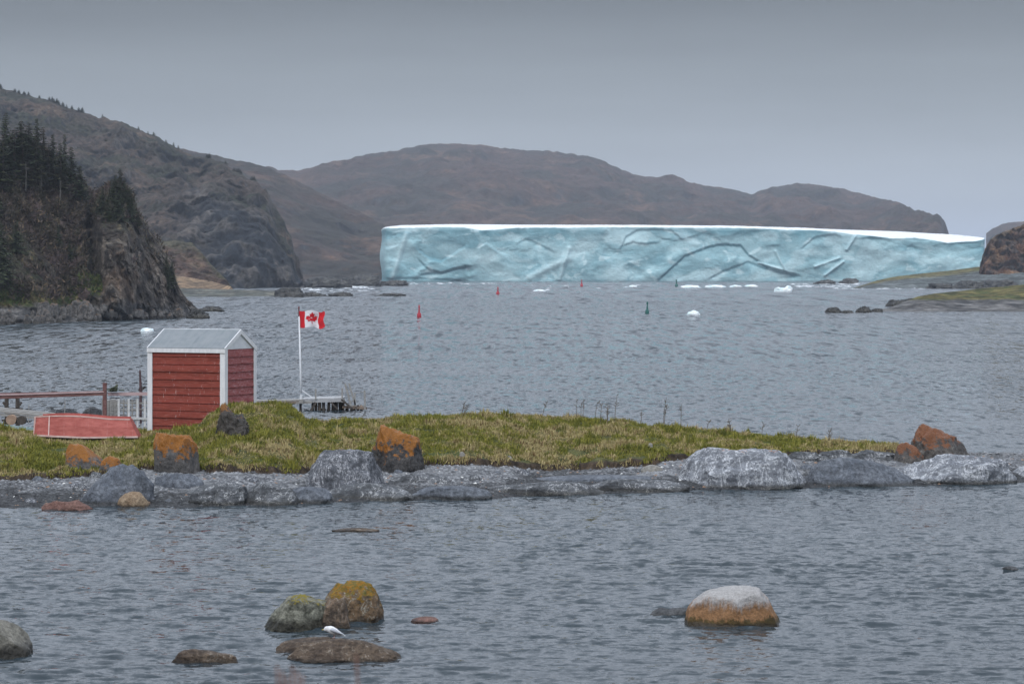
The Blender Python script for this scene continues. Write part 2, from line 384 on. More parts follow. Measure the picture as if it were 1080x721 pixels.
# island far off at the right edge
hill('far_island', [(1040, 246.5), (1047, 242), (1052, 240), (1058, 236), (1064, 235), (1072, 234), (1080, 233), (1110, 230), (1200, 238), (1230, 270)], [(1040, 289.5), (1230, 289.5)], 300,
     HILLM, col_far, 1040, 1230, 1.5, prof_soft, 20, 150, 12, rows=60, jag=1.5, keep=0.6)

# middle headland with the dark sea cliff
crest_mid = [(-400, 40), (-100, 75), (0, 94), (18, 98), (35, 102), (50, 106), (62, 110), (75, 116), (95, 121), (110, 124), (128, 127), (138, 133), (150, 138), (165, 145), (180, 153), (192, 160), (205, 164), (222, 167),
             (235, 172), (250, 181), (262, 188), (272, 192), (280, 202), (287, 214), (295, 226), (300, 233), (303, 243), (308, 252), (310, 264), (312, 274), (316, 284), (319, 292), (323, 303)]
def prof_mid(U, t):
    k = sm(120, 300, U)      # cliffier to the right
    y = np.where(t < 0.5, t * (1 - k) + (t * 0.35) * k, 0); y = np.where(t < 0.5, y, (0.5 * (1 - k) + 0.175 * k) + (t - 0.5) * 2 * (0.5 + 0.325 * k)); return y, t ** 0.95
def col_mid(U, t, X, Y, Z, nz, n1, n2):
    f = fbm(X / 60, Y / 60, Z / 20, 5, 41, 0.6); g = fbm(X / 22, Y / 22, Z / 9, 4, 42, 0.6)
    c = lerp3((0.056, 0.042, 0.034), (0.026, 0.029, 0.019), sm(-0.3, 0.3, f))
    c = lerp3(c, (0.10, 0.068, 0.048), sm(0.2, 0.55, g) * 0.7)
    g3 = ridged(X / 9, Y / 9, Z / 22, 4, 45); cl = lerp3((0.012, 0.016, 0.022), (0.085, 0.078, 0.072), sm(-0.2, 0.5, 0.8 * n2 + 0.5 * g + 1.2 * (g3 - 0.6)))
    k = np.clip(sm(0.62, 0.36, nz) + sm(0.74, 0.50, t + 0.25 * f) * sm(165, 225, U), 0, 1)
    return c * (1 - k[..., None]) + cl * k[..., None]
hill('middle_headland', crest_mid, [(-400, 306), (190, 304.5), (280, 303.5), (323, 302.8)], [(-400, 420), (200, 300), (290, 120), (323, 16)], CLIFFM, col_mid, -400, 323, 1.0, prof_mid, 11.5, 36, 21, rows=280, jag=1.4, strata=0.6, keep=0.75, ys=1.9)

# low sandy bluff and gravel point between the headlands
def col_bluff(U, t, X, Y, Z, nz, n1, n2):
    g = fbm(X / 6, Y / 6, Z / 3, 4, 3); c = lerp3((0.075, 0.045, 0.033), (0.12, 0.085, 0.055), sm(-0.3, 0.4, g)); return lerp3(c, (0.05, 0.055, 0.03), sm(0.75, 0.95, t + 0.2 * g) * 0.7)
hill('brown_bluff', [(100, 250), (180, 254), (190, 254), (203, 256), (208, 262), (216, 270), (224, 280), (232, 288), (240, 296), (246, 305)], [(100, 306.5), (246, 306)], [(100, 60), (200, 40), (246, 8)], CLIFFM, col_bluff, 100, 246, 1, prof_soft, 2.6, 12, 31, rows=90, jag=1.2)
def col_sand(U, t, X, Y, Z, nz, n1, n2):
    g = fbm(X / 14, Y / 5, 0, 4, 33); return lerp3((0.24, 0.165, 0.10), (0.16, 0.112, 0.07), sm(-0.2, 0.5, g))
hill('sand_slope', [(150, 288), (190, 291), (205, 293.5), (225, 297), (243, 302), (247, 306.5)], [(150, 308), (247, 308)], [(150, 40), (220, 30), (247, 5)], CLIFFM, col_sand, 150, 247, 1, prof_soft, 0.2, 9, 34, rows=30)
def col_gravel(U, t, X, Y, Z, nz, n1, n2):
    g = fbm(X / 3, Y / 5, 0, 4, 35); return lerp3((0.085, 0.095, 0.085), (0.15, 0.145, 0.12), sm(-0.3, 0.4, g))
hill('gravel_point', [(120, 303), (200, 304), (235, 305), (270, 306), (295, 307), (318, 310.5)], [(120, 314), (240, 313.5), (318, 312)], [(120, 60), (250, 50), (318, 8)], CLIFFM, col_gravel, 120, 318, 1, prof_soft, 0.25, 6, 36, rows=30, zlow=-0.4)

# near headland, left
crest_near = [(-420, 60), (-150, 100), (-60, 138), (0, 158), (20, 152), (40, 157), (60, 166), (75, 182), (88, 196), (98, 208), (106, 204), (115, 198), (125, 194), (134, 200), (142, 213), (150, 228), (158, 243), (165, 254), (172, 262), (180, 272),
              (184, 290), (190, 305), (197, 315), (204, 322), (212, 328), (219, 333)]
def prof_near(U, t):
    k = sm(70, 110, U)
    y = np.where(t < 0.22, t * 1.5, 0.33 + (t - 0.22) * 0.859)
    yr = np.where(t < 0.7, t * 0.5, 0.35 + (t - 0.7) * 2.1667)
    return y * (1 - k) + yr * k, np.where(t < 0.22, t * 0.55, 0.121 + (t - 0.22) * 1.127) * (1 - k) + (t ** 0.9) * k
def ex_near(U, t, X, Y, Z):
    py = HY - (Z - CAMZ) / Y * F
    c = 97 + (py - 255) * 0.10                               # the cleft runs down and slightly right
    cl = -8.5 * np.exp(-((U - c) / 7.5) ** 2) * sm(212, 240, py) * sm(312, 298, py)
    bul = 5.0 * np.exp(-((U - 128) / 17) ** 2) * sm(235, 262, py) * sm(345, 320, py)
    fall = 1.6 * ridged(X / 2.2, Y / 3, Z / 9, 4, 91) * sm(80, 104, U) * sm(0.02, 0.15, t) * sm(1.0, 0.8, t)
    wall = 1.2 * (np.floor(fbm(X / 5, Y / 5, Z / 2.2, 3, 93) * 5) / 5) * sm(0.02, 0.15, t) * sm(1, 0.9, t)
    return cl + bul + fall + wall
def col_near(U, t, X, Y, Z, nz, n1, n2):
    py = HY - (Z - CAMZ) / Y * F
    f = fbm(X / 7, Y / 7, Z / 4, 5, 61, 0.6); g = fbm(X / 2, Y / 2, Z / 2.5, 4, 62, 0.6)
    rock = lerp3((0.040, 0.035, 0.032), (0.15, 0.128, 0.108), sm(-0.15, 0.5, g + 0.3 * f)); rock = lerp3(rock, (0.13, 0.075, 0.042), sm(0.1, 0.5, f) * 0.3)
    veg = lerp3((0.040, 0.030, 0.024), (0.022, 0.026, 0.013), sm(-0.25, 0.25, f)); veg = lerp3(veg, (0.11, 0.085, 0.045), sm(0.3, 0.6, g))
    gr = lerp3((0.055, 0.075, 0.022), (0.12, 0.10, 0.045), sm(-0.2, 0.3, g))
    k = sm(0.66, 0.40, nz + 0.15 * g) * (0.55 + 0.45 * sm(95, 112, U)); k = np.maximum(k, sm(232, 262, py + 12 * f) * sm(98, 112, U) * 0.9)
    c = veg * (1 - k[..., None]) + rock * k[..., None]
    m = sm(300, 310, py) * sm(326, 318, py + 4 * f) * sm(96, 84, U); c = c * (1 - m[..., None]) + gr * m[..., None]
    m = sm(318, 326, py + 5 * f); c = c * (1 - m[..., None]) + lerp3((0.05, 0.05, 0.052), (0.13, 0.125, 0.12), sm(-0.3, 0.3, g)) * m[..., None]
    return c
hill('near_headland', crest_near, [(-420, 346), (0, 343), (60, 341), (110, 338), (150, 336.5), (190, 335), (219, 334)], [(-420, 50), (60, 40), (110, 30), (160, 18), (219, 4)], NEARM, col_near, -420, 219, 0.8, prof_near, 1.6, 8, 44, rows=260, strata=0.7, jag=1.6, zlow=-0.7, extra=ex_near, keep=0.8)

# right shores
def col_pointB(U, t, X, Y, Z, nz, n1, n2):
    g = fbm(X / 5, Y / 9, Z, 4, 73); py = HY - (Z - CAMZ) / Y * F
    gra = lerp3((0.075, 0.090, 0.088), (0.13, 0.145, 0.145), sm(-0.3, 0.3, g)); grs = lerp3((0.13, 0.115, 0.045), (0.075, 0.10, 0.025), sm(-0.1, 0.3, g + (U - 1040) / 90))
    k = sm(0.62, 0.78, t + 0.10 * g - sm(1000, 1080, U) * 0.25); return gra * (1 - k[..., None]) + grs * k[..., None]
hill('far_right_shore', [(900, 303.5), (912, 300), (925, 295.5), (945, 291.5), (965, 289), (1000, 285.5), (1030, 281.5), (1060, 279), (1120, 272), (1400, 268), (1500, 300)], [(900, 304), (1500, 304)], [(900, 8), (930, 60), (1000, 120), (1500, 120)], CLIFFM, col_pointB, 900, 1500, 1.2, prof_soft, 0.5, 12, 74, rows=70, zlow=-0.3)
def col_out(U, t, X, Y, Z, nz, n1, n2):
    g = fbm(X / 5, Y / 5, Z / 3, 4, 77); f = fbm(X / 14, Y / 14, Z / 7, 4, 78)
    c = lerp3((0.11, 0.058, 0.035), (0.055, 0.048, 0.045), sm(-0.2, 0.3, g)); c = lerp3(c, (0.17, 0.10, 0.055), sm(0.15, 0.5, f)); return lerp3(c, (0.15, 0.10, 0.05), sm(0.8, 0.95, t) * 0.6)
hill('right_outcrop', [(1032, 291), (1034, 281), (1036, 270), (1040, 260), (1045, 252), (1052, 247), (1060, 244), (1070, 240), (1080, 236), (1120, 226), (1200, 215), (1300, 230), (1400, 280)], [(1032, 302.5), (1400, 302.5)], [(1032, 20), (1080, 60), (1400, 60)], CLIFFM, col_out, 1032, 1400, 1, lambda U, t: (t ** 1.7, t ** 0.85), 6.0, 10, 79, rows=120, jag=1.5, zlow=1.0)
def col_pointA(U, t, X, Y, Z, nz, n1, n2):
    g = fbm(X / 2, Y / 4, Z, 4, 83); py = HY - (Z - CAMZ) / Y * F
    gra = lerp3((0.080, 0.080, 0.082), (0.16, 0.155, 0.15), sm(-0.4, 0.5, g)); grs = lerp3((0.13, 0.112, 0.04), (0.065, 0.075, 0.024), sm(-0.2, 0.3, g))
    k = sm(317.5, 315.0, py - 1.6 * g); return gra * (1 - k[..., None]) + grs * k[..., None]
hill('near_right_shore', [(912, 328), (925, 326.5), (938, 324.5), (952, 319), (968, 312.5), (985, 309.5), (1000, 308), (1015, 306.5), (1035, 304), (1060, 302), (1080, 300), (1200, 295), (1400, 300), (1500, 330)], [(912, 329), (1080, 329), (1500, 331)], [(912, 3), (960, 24), (1030, 45), (1500, 50)], CLIFFM, col_pointA, 912, 1500, 1, prof_soft, 0.22, 5, 84, rows=80, zlow=-0.25)

# ------------------------------------------------------------------ iceberg
def iceberg():
    Y0 = YW(296.6)
    front = [(400, 242), (404, 239.8), (430, 239.5), (465, 238.6), (490, 239), (507, 242), (520, 241.5), (545, 239.3), (570, 239), (600, 239.4), (640, 238.6), (690, 238.8), (730, 239.2), (770, 239.4), (800, 240), (830, 241.5), (860, 242), (880, 243.5), (900, 246.5), (920, 248), (940, 250.5),
             (952, 250.5), (965, 250), (980, 252), (1000, 255.5), (1010, 254.5), (1030, 253.5), (1040, 251), (1047, 250.5)]
    backp = [(400, 240.5), (410, 237.6), (470, 236.4), (560, 237), (700, 237.4), (800, 238.2), (880, 240.2), (940, 242.3), (1000, 244), (1047, 246.6)]
    u = np.concatenate([[398.5] * 0, np.arange(400, 1047.1, 0.8)]); nr = 130
    t = np.linspace(0, 1, nr); UU, T = np.meshgrid(u, t)
    zt = CAMZ + (HY - ip(u, front)) / F * Y0; Z = -2 + (zt + 2) * T; PY = HY - (Z - CAMZ) / Y0 * F
    X = (UU - CX) / F * Y0
    D = np.zeros_like(X); blue = np.zeros_like(X); pale = np.zeros_like(X)
    # broad panels and scallops
    wx = UU + 14 * fbm(UU / 40, PY / 22, 0.3, 3, 5); wy = PY + 8 * fbm(UU / 40, PY / 22, 4.3, 3, 6)
    rd = ridged(wx / 60, wy / 30, 1.0, 4, 201, 0.45); D += 0.35 * (rd - 0.55)
    D += 2.0 * fbm(wx / 44, wy / 30, 2.0, 2, 202) + 0.10 * ridged(wx / 9, wy / 7, 3.0, 3, 203)
    rgc = np.random.default_rng(31); nc = 95; cx_ = rgc.uniform(396, 1050, nc); cy_ = rgc.uniform(236, 300, nc); ca = rgc.normal(0, 0.20, nc); cgx = rgc.normal(0, 0.030, nc); cgy = rgc.normal(0, 0.045, nc); ct = rgc.normal(0, 1, nc)
    w2x = UU + 7 * fbm(UU / 22, PY / 14, 1.3, 4, 15); w2y = PY + 5 * fbm(UU / 22, PY / 14, 6.3, 4, 16)
    dist = np.stack([np.hypot((w2x - a_) / 1.5, w2y - b_) for a_, b_ in zip(cx_, cy_)], 0); wgt = np.exp(-(dist - dist.min(0)) / 1.8); wgt /= wgt.sum(0)
    D += sum(wgt[i] * (ca[i] + cgx[i] * (w2x - cx_[i]) + cgy[i] * (w2y - cy_[i])) for i in range(nc)); tone = sum(wgt[i] * ct[i] for i in range(nc)); del dist, wgt
    def ledge(pts, A, lam, side=1, b=0.8, wline=1.3):
        nonlocal D, blue
        xs = [p[0] for p in pts]; yl = ip(UU, pts) + 0.8 * fbm(UU / 5, 0 * UU, A, 3, 99)
        inside = sm(xs[0] - 4, xs[0] + 5, UU) * sm(xs[-1] + 4, xs[-1] - 5, UU)
        s = (PY - yl) * side
        D -= 0.36 * A * inside * sm(-2.0, 2.0, s) * np.exp(-np.clip(s, 0, None) / lam)
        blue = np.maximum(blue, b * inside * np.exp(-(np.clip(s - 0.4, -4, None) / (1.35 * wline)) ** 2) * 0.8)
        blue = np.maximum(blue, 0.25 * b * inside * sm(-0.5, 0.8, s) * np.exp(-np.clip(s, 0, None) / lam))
    ledge([(694, 295), (710, 281), (722, 270), (730, 267), (745, 261), (758, 258), (781, 258.5), (790, 269), (812, 283), (838, 290)], 5, 14, 1, 0.95)
    ledge([(748, 294), (765, 285), (790, 276), (802, 281), (822, 287), (843, 290)], 4, 7, 1, 0.9)
    ledge([(656, 259), (668, 255), (680, 257), (696, 255)], -4, 5, -1, 0.7)
    ledge([(654, 263), (660, 250), (672, 243), (690, 242), (708, 243), (720, 253)], 4, 9, 1, 0.8, 2.2)
    ledge([(440, 263), (452, 272), (465, 276), (478, 268), (492, 259)], 4.5, 9, -1, 0.8, 1.8)
    ledge([(440, 272), (452, 284), (465, 288), (480, 283), (495, 281)], 4.0, 9, 1, 0.7)
    ledge([(443, 289), (468, 287), (490, 281), (496, 282)], 3.5, 6, 1, 0.8)
    ledge([(404, 294), (440, 293), (460, 294), (488, 296)], 3, 6, 1, 0.7)
    ledge([(820, 293), (843, 291)], 3, 4, 1, 0.8)
    ledge([(845, 262), (860, 250), (880, 247), (893, 252), (896, 262), (888, 272)], 4, 12, 1, 0.4)
    ledge([(905, 252), (925, 250), (945, 256), (970, 262)], 3, 10, 1, 0.4, 3)
    ledge([(400, 258), (408, 262), (420, 258), (428, 246)], 3.0, 12, -1, 0.35, 2)
    ledge([(505, 262), (513, 256), (520, 262), (535, 270)], -3.5, 6, 1, 0.4)
    ledge([(545, 257), (555, 252), (570, 258), (585, 266)], 3, 8, 1, 0.35)
    # pale fracture ridges
    for a, b, c in (((428, 247), (414, 293), 3), ((600, 262), (590, 294), 2.5), ((905, 244), (893, 263), 1.6), ((860, 281), (885, 272), 1.6), ((870, 290), (889, 276), 1.6), ((818, 265), (828, 285), 1.2), ((800, 277), (824, 284), 1.2), ((560, 292), (600, 272), 4)):
        a, b = np.array(a, float), np.array(b, float); dd = b - a; L = (dd ** 2).sum()
        tt = np.clip(((UU - a[0]) * dd[0] + (PY - a[1]) * dd[1]) / L, 0, 1); r = np.hypot(UU - a[0] - tt * dd[0], PY - a[1] - tt * dd[1])
        D += 1.6 * np.exp(-(r / c) ** 2); pale = np.maximum(pale, 0.6 * np.exp(-(r / c) ** 2))
    blue = np.maximum(blue, 0.22 * sm(0.2, 1.6, tone)); pale = np.maximum(pale, 0.55 * sm(0.5, 1.8, -tone))
    pale = np.maximum(pale, 0.55 * sm(0.1, 0.5, fbm(wx / 45, wy / 20, 12.0, 4, 214)))
    blue = np.maximum(blue, 0.55 * sm(0.05, 0.55, fbm(wx / 36, wy / 18, 7.0, 4, 210) + 0.35 * sm(262, 243, PY)))
    # bluer, darker ice belt under the cap of the right half
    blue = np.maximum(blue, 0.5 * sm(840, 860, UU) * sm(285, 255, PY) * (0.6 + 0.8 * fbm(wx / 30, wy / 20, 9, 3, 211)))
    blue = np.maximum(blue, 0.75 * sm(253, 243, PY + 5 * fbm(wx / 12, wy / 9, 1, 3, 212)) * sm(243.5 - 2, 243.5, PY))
    pale = np.maximum(pale, 0.8 * sm(0.25, 0.55, fbm(wx / 16, wy / 10, 5.0, 5, 220)))
    pale = np.maximum(pale, 0.6 * sm(540, 575, UU) * sm(640, 600, UU) * sm(268, 285, PY) * sm(-0.1, 0.4, fbm(UU / 6, PY / 5, 5.0, 4, 221)))
    fine = fbm(UU / 2.4, PY / 1.8, 1.0, 3, 240); D += 0.10 * fine
    D *= 0.62; lip = sm(0.93, 1.0, T); D = D * (1 - 0.5 * lip); D -= 1.5 * sm(0.985, 1.0, T)
    D *= sm(400, 405, UU) * 0.7 + 0.3; D *= sm(1047, 1040, UU) * 0.7 + 0.3
    # undercut at the waterline and rounded ends
    D -= 0.2 * sm(0.10, 0.05, T)
    endL = np.clip((409 - UU) / 9, 0, 1); endR = np.clip((UU - 1036) / 11, 0, 1)
    side = 16 * endL ** 2 + 30 * endR ** 2
    Yf = Y0 - D + side
    Xf = (UU - CX) / F * Y0 + np.where(endL > 0, (1 - T) * 0 + 0.5 * np.sin(T * 9) * endL, 0)
    base = lerp3((0.28, 0.49, 0.54), (0.39, 0.59, 0.63), sm(-0.35, 0.35, fbm(wx / 50, wy / 26, 8, 3, 230)))
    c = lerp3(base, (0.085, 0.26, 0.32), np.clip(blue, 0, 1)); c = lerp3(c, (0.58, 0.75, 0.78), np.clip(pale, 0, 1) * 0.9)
    c = lerp3(c, (0.80, 0.85, 0.87), sm(0.975, 0.995, T + 0.012 * fbm(UU / 7, 0 * UU, 3, 3, 9)))
    Fv = np.stack([Xf, Yf, Z], -1)
    # top surface, from the lip back
    nb = 40; s = np.linspace(0, 1, nb)[1:][:, None]; depth = 170.0
    Yb = Yf[-1][None] + s * (Y0 + depth - Yf[-1][None]); zb = CAMZ + (HY - ip(u, backp)) / F * (Y0 + depth)
    Zb = Z[-1][None] + (zb[None] - Z[-1][None]) * s ** 0.8 + 0.25 * fbm(UU[:nb - 1] / 14, s * 9 + 0 * UU[:nb - 1], 2, 4, 33) * sm(0, 0.2, s) * sm(1.0, 0.8, s)
    Xb = Xf[-1][None] + 0 * s; Tv = np.stack([Xb, Yb, Zb], -1)
    kz = np.linspace(0, 1, 12)[1:][:, None]
    Bv = np.stack([Xb[-1][None] + 0 * kz, Yb[-1][None] + 8 * kz, Zb[-1][None] * (1 - kz) - 3 * kz], -1)
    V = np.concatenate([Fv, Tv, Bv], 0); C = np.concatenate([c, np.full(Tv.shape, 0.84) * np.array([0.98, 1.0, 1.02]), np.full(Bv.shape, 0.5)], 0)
    nr_, nc_ = V.shape[:2]; Q = gridq(nr_, nc_); j_ = np.arange(nc_ - 1); Q = np.concatenate([Q, np.stack([(nr_ - 1) * nc_ + j_, (nr_ - 1) * nc_ + j_ + 1, j_ + 1, j_], -1)], 0)
    # end walls: fan the two side outlines across
    idx = np.arange(nr_ * nc_).reshape(nr_, nc_); V2 = V.reshape(-1, 3)
    loc = (float(P(722, 290, Y0)[0]), Y0 + 60, 0.0)
    n = NB('ice', 0.45); a = n.noise(n.tc.outputs['Object'], 0.12, 6, 0.65); b = n.noise(n.tc.outputs['Object'], 0.7, 4, 0.6)
    col = n.mix(1.0, n.attr('col'), n.math('MULTIPLY', n.rng(a, 0.3, 0.7, 0.90, 1.08), n.rng(b, 0.3, 0.7, 0.95, 1.05)), 'MULTIPLY')
    m = n.done(col, n.bump(n.math('ADD', a, n.math('MULTIPLY', b, 0.3)), 0.5), spec=0.3)
    m.node_tree.nodes['Principled BSDF'].inputs['Subsurface Weight'].default_value = 0.0
    ob = npmesh('iceberg', V2, Q, m, col=C.reshape(-1, 3), loc=loc)
    bm = bmesh.new(); bm.from_mesh(ob.data); bmesh.ops.holes_fill(bm, edges=[e for e in bm.edges if e.is_boundary], sides=0); bm.to_mesh(ob.data); bm.free()
    tag(ob, 'huge flat-topped pale turquoise iceberg with a snowy top across the bay', 'iceberg')
iceberg()

# ------------------------------------------------------------------ grassy spit in the middle distance
SH = [(-500, 545), (-100, 538), (0, 535), (100, 534.5), (250, 533.5), (300, 532), (360, 529), (430, 527), (500, 527), (560, 522), (700, 519), (724, 516.5), (800, 516), (850, 514), (950, 512), (1000, 511), (1080, 508.5), (1200, 505), (1350, 500), (1500, 498)]
GE = [(-500, 500), (0, 502), (60, 500), (100, 498), (150, 490), (210, 492), (260, 493), (300, 495), (330, 495), (400, 489), (450, 486), (500, 485), (540, 488), (570, 491), (620, 490), (660, 488), (690, 486), (705, 482), (740, 478), (800, 477), (850, 478), (900, 476), (950, 475), (990, 476), (1080, 478), (1500, 480)]
CR = [(-500, 442), (-100, 446), (0, 449), (40, 452), (150, 452), (190, 449), (212, 444), (222, 433), (235, 425), (250, 422.5), (275, 422), (300, 423.5), (312, 428), (322, 437), (336, 441), (352, 440.5), (380, 438.5), (420, 438), (460, 435), (500, 434), (560, 435), (600, 436.5), (640, 440), (680, 444), (720, 448), (760, 452), (800, 456),
      (840, 459), (880, 462), (910, 464), (940, 466.5), (965, 470), (1000, 477), (1080, 483), (1500, 489)]
GRS_END = 952
def spit(u, Y):
    """height of the spit at photo column u and distance Y, plus grass mask"""
    Ys = YW(ip(u, SH)) + 0.25 * fbm(u / 18, 0 * u, 3, 3, 301); wob = 0.35 * fbm(u / 13, 0 * u, 1, 4, 302)
    dg = ip(u, [(-500, 5), (300, 5.2), (600, 6.2), (720, 5.0), (960, 4.5), (1500, 4)]); Yg = Ys + dg + wob
    zg = CAMZ + (HY - ip(u, GE)) / F * (Ys + dg)
    dc = ip(u, [(-500, 11), (150, 12), (270, 9), (350, 9), (700, 7), (950, 3.5), (1500, 3)]); Yc = Ys + dg + dc; zc = CAMZ + (HY - ip(u, CR)) / F * Yc
    zc = zc - 0.15
    t = (Y - Ys) / (Yg - Ys); beach = (zg - 0.16) * np.clip(t, -3, 1) ** 1.0
    beach = np.where(t < 0, (Y - Ys) * 0.12, (zg - 0.16) * np.clip(t, 0, 1) ** 0.85)
    tg = np.clip((Y - Yg) / (Yc - Yg), 0, 1); slope = zg + (zc - zg) * (tg * (1 - 0.25) + 0.25 * tg * (2 - tg)) 
    lip = sm(0, 0.22, Y - Yg); z = np.where(Y < Yg, beach, (zg - 0.16) * (1 - lip) + slope * lip)
    tb = np.clip((Y - Yc) / 6.0, 0, 1.6); z = z - (zc + 0.5) * tb ** 1.5
    land = sm(-0.3, 0.6, Y - Ys)
    g = sm(0.02, 0.15, Y - Yg) * sm(GRS_END + 4, GRS_END - 8, u + 8 * fbm(Y / 2, u / 30, 0, 2, 8))
    z = z + land * (0.05 * fbm(u / 22, Y / 0.9, 0, 4, 303) + (1 - g) * 0.05 * ridged(u / 26, Y / 1.3, 0, 4, 304)) + g * 0.10 * fbm(u / 24, Y / 1.1, 0, 4, 305)
    return z, g, Ys, Yg, Yc
def ground_at(px, py):
    Y = np.linspace(64, 104, 1600); z, *_ = spit(np.full_like(Y, float(px)), Y); p = HY - (z - CAMZ) / Y * F
    k = np.argmax((p <= py) & (z > -0.05)); return float(Y[k]), float(z[k])
uu = np.arange(-500, 1500.1, 1.6); yy = np.concatenate([np.arange(64, 90, 0.07), np.arange(90, 108, 0.3)])
US, YS = np.meshgrid(uu, yy); ZS, GM, YSH, YGR, YCR = spit(US, YS); XS = (US - CX) / F * YS
f = fbm(XS * 1.1, YS * 1.1, 0, 5, 310, 0.6); g2 = fbm(XS * 6, YS * 3, 0, 3, 311)
cb = lerp3((0.105, 0.11, 0.118), (0.225, 0.232, 0.243), sm(-0.4, 0.5, f + 0.6 * g2))
cb = lerp3(cb, (0.045, 0.047, 0.050), sm(0.36, 0.16, ZS + 0.16 * f + 0.04 * np.sin(YS * 9 + US / 30)))                       # wet, darker slate near the water
soil = lerp3((0.022, 0.015, 0.010), (0.06, 0.042, 0.027), sm(-0.3, 0.3, g2)); edge = sm(-0.12, 0.0, YS - YGR) * sm(GRS_END + 4, GRS_END - 8, US)
cb = cb * (1 - edge[..., None]) + soil * edge[..., None]
cg = lerp3((0.085, 0.085, 0.030), (0.05, 0.065, 0.018), sm(-0.3, 0.3, f)); gm = sm(0.25, 0.55, YS - YGR) * GM
cc = cb * (1 - gm[..., None]) + cg * gm[..., None]
SPITM = terrain_mat('spit_ground', 2.2, 14, 0.7, 1.35, 0.06, 18, 0.3)
tag(npmesh('grassy_spit', np.stack([XS, YS, ZS], -1).reshape(-1, 3), gridq(*XS.shape), SPITM, col=cc.reshape(-1, 3)), kind='structure')

def leafmat(name, rough=0.8):
    n = NB(name, rough); c = n.attr('col'); return n.done(c, spec=0.15)
GRASSM = leafmat('grass_blades')
def grass(n, hmul, seed, name, label):
    rg = np.random.default_rng(seed); u = rg.uniform(-480, GRS_END + 6, n); Ys0 = YW(ip(u, SH)); Y = Ys0 + rg.uniform(3.5, 19, n)
    z, g, ys, yg, yc = spit(u, Y); xx = (u - CX) / F * Y; bare = fbm(xx * 0.9, Y * 1.3, 0, 4, 406) - 0.35 * sm(2.0, 0.0, Y - yg) - 0.5 * np.exp(-((u - 682) / 22) ** 2 - ((Y - yg - 0.8) / 1.0) ** 2); ok = (g > 0.35) & (Y < yc + 2.2) & (z > 0.1) & (bare > -0.50)
    u, Y, z, yg = u[ok], Y[ok], z[ok], yg[ok]; X = (u - CX) / F * Y; m = len(X)
    f = fbm(X * 0.55, Y * 0.55, 0, 4, 401, 0.6); g = fbm(X * 2.2, Y * 2.2, 0, 3, 402)
    tuft = fbm(X * 3.2, Y * 3.2, 0, 2, 403)
    lf = fbm(X * 0.8, Y * 0.8, 3, 3, 407); h = (0.06 + 0.12 * rg.random(m) + 0.26 * np.clip(tuft, 0, 1)) * (0.45 + 1.5 * np.clip(lf + 0.4, 0, 1)) * hmul * np.clip(0.7 + (Y - yg) * 0.2, 0.7, 1); wd = 0.010 + 0.010 * rg.random(m)
    near_edge = sm(1.4, 0.0, Y - yg)
    straw = sm(-0.02, 0.34, f * 1.3 + 0.7 * g + 0.25 * near_edge + rg.normal(0, 0.16, m) + 0.22 * sm(470, 560, u) * sm(720, 600, u) + 0.25 * sm(850, 900, u) - 0.02)
    grn = lerp3((0.095, 0.110, 0.020), (0.285, 0.265, 0.052), np.clip(rg.random(m) + 0.5 * g, 0, 1))
    stw = lerp3((0.30, 0.245, 0.105), (0.46, 0.38, 0.20), rg.random(m)); stw = lerp3(stw, (0.16, 0.095, 0.05), (rg.random(m) < 0.13).astype(float))
    c = grn * (1 - straw[:, None]) + stw * straw[:, None]
    dk = sm(0.15, 0.45, -tuft) * 0.4; c = c * (1 - dk[:, None]) + np.array((0.045, 0.06, 0.015)) * dk[:, None]
    a = rg.uniform(0, 6.28, m); lean = rg.normal(0, 0.45, m)[:, None]; dirv = np.stack([np.cos(a) + 0.35, np.sin(a), 0 * a], -1)
    sid = np.stack([-np.sin(a * 1.7), np.cos(a * 1.7), 0 * a], -1) * wd[:, None]
    b0 = np.stack([X, Y, z - 0.02], -1); mid = b0 + np.array([0, 0, 1]) * (h * 0.55)[:, None] + dirv * lean * h[:, None] * 0.25
    tip = b0 + np.array([0, 0, 1]) * h[:, None] * (1 - 0.3 * np.abs(lean)) + dirv * lean * h[:, None] * 0.8
    V = np.stack([b0 - sid, b0 + sid, mid + sid * 0.8, mid - sid * 0.8, tip], 1).reshape(-1, 3)
    i = np.arange(m)[:, None] * 5; T3 = np.concatenate([i + [[0, 1, 2]], i + [[0, 2, 3]], i + [[3, 2, 4]]], 0)
    o = npmesh(name, V, T3, GRASSM, smooth=False, col=np.repeat(c, 5, 0)); tag(o, label, 'grass', kind='stuff')
grass(560000, 0.72, 51, 'grass', 'short green and straw coloured grass covering the low spit')

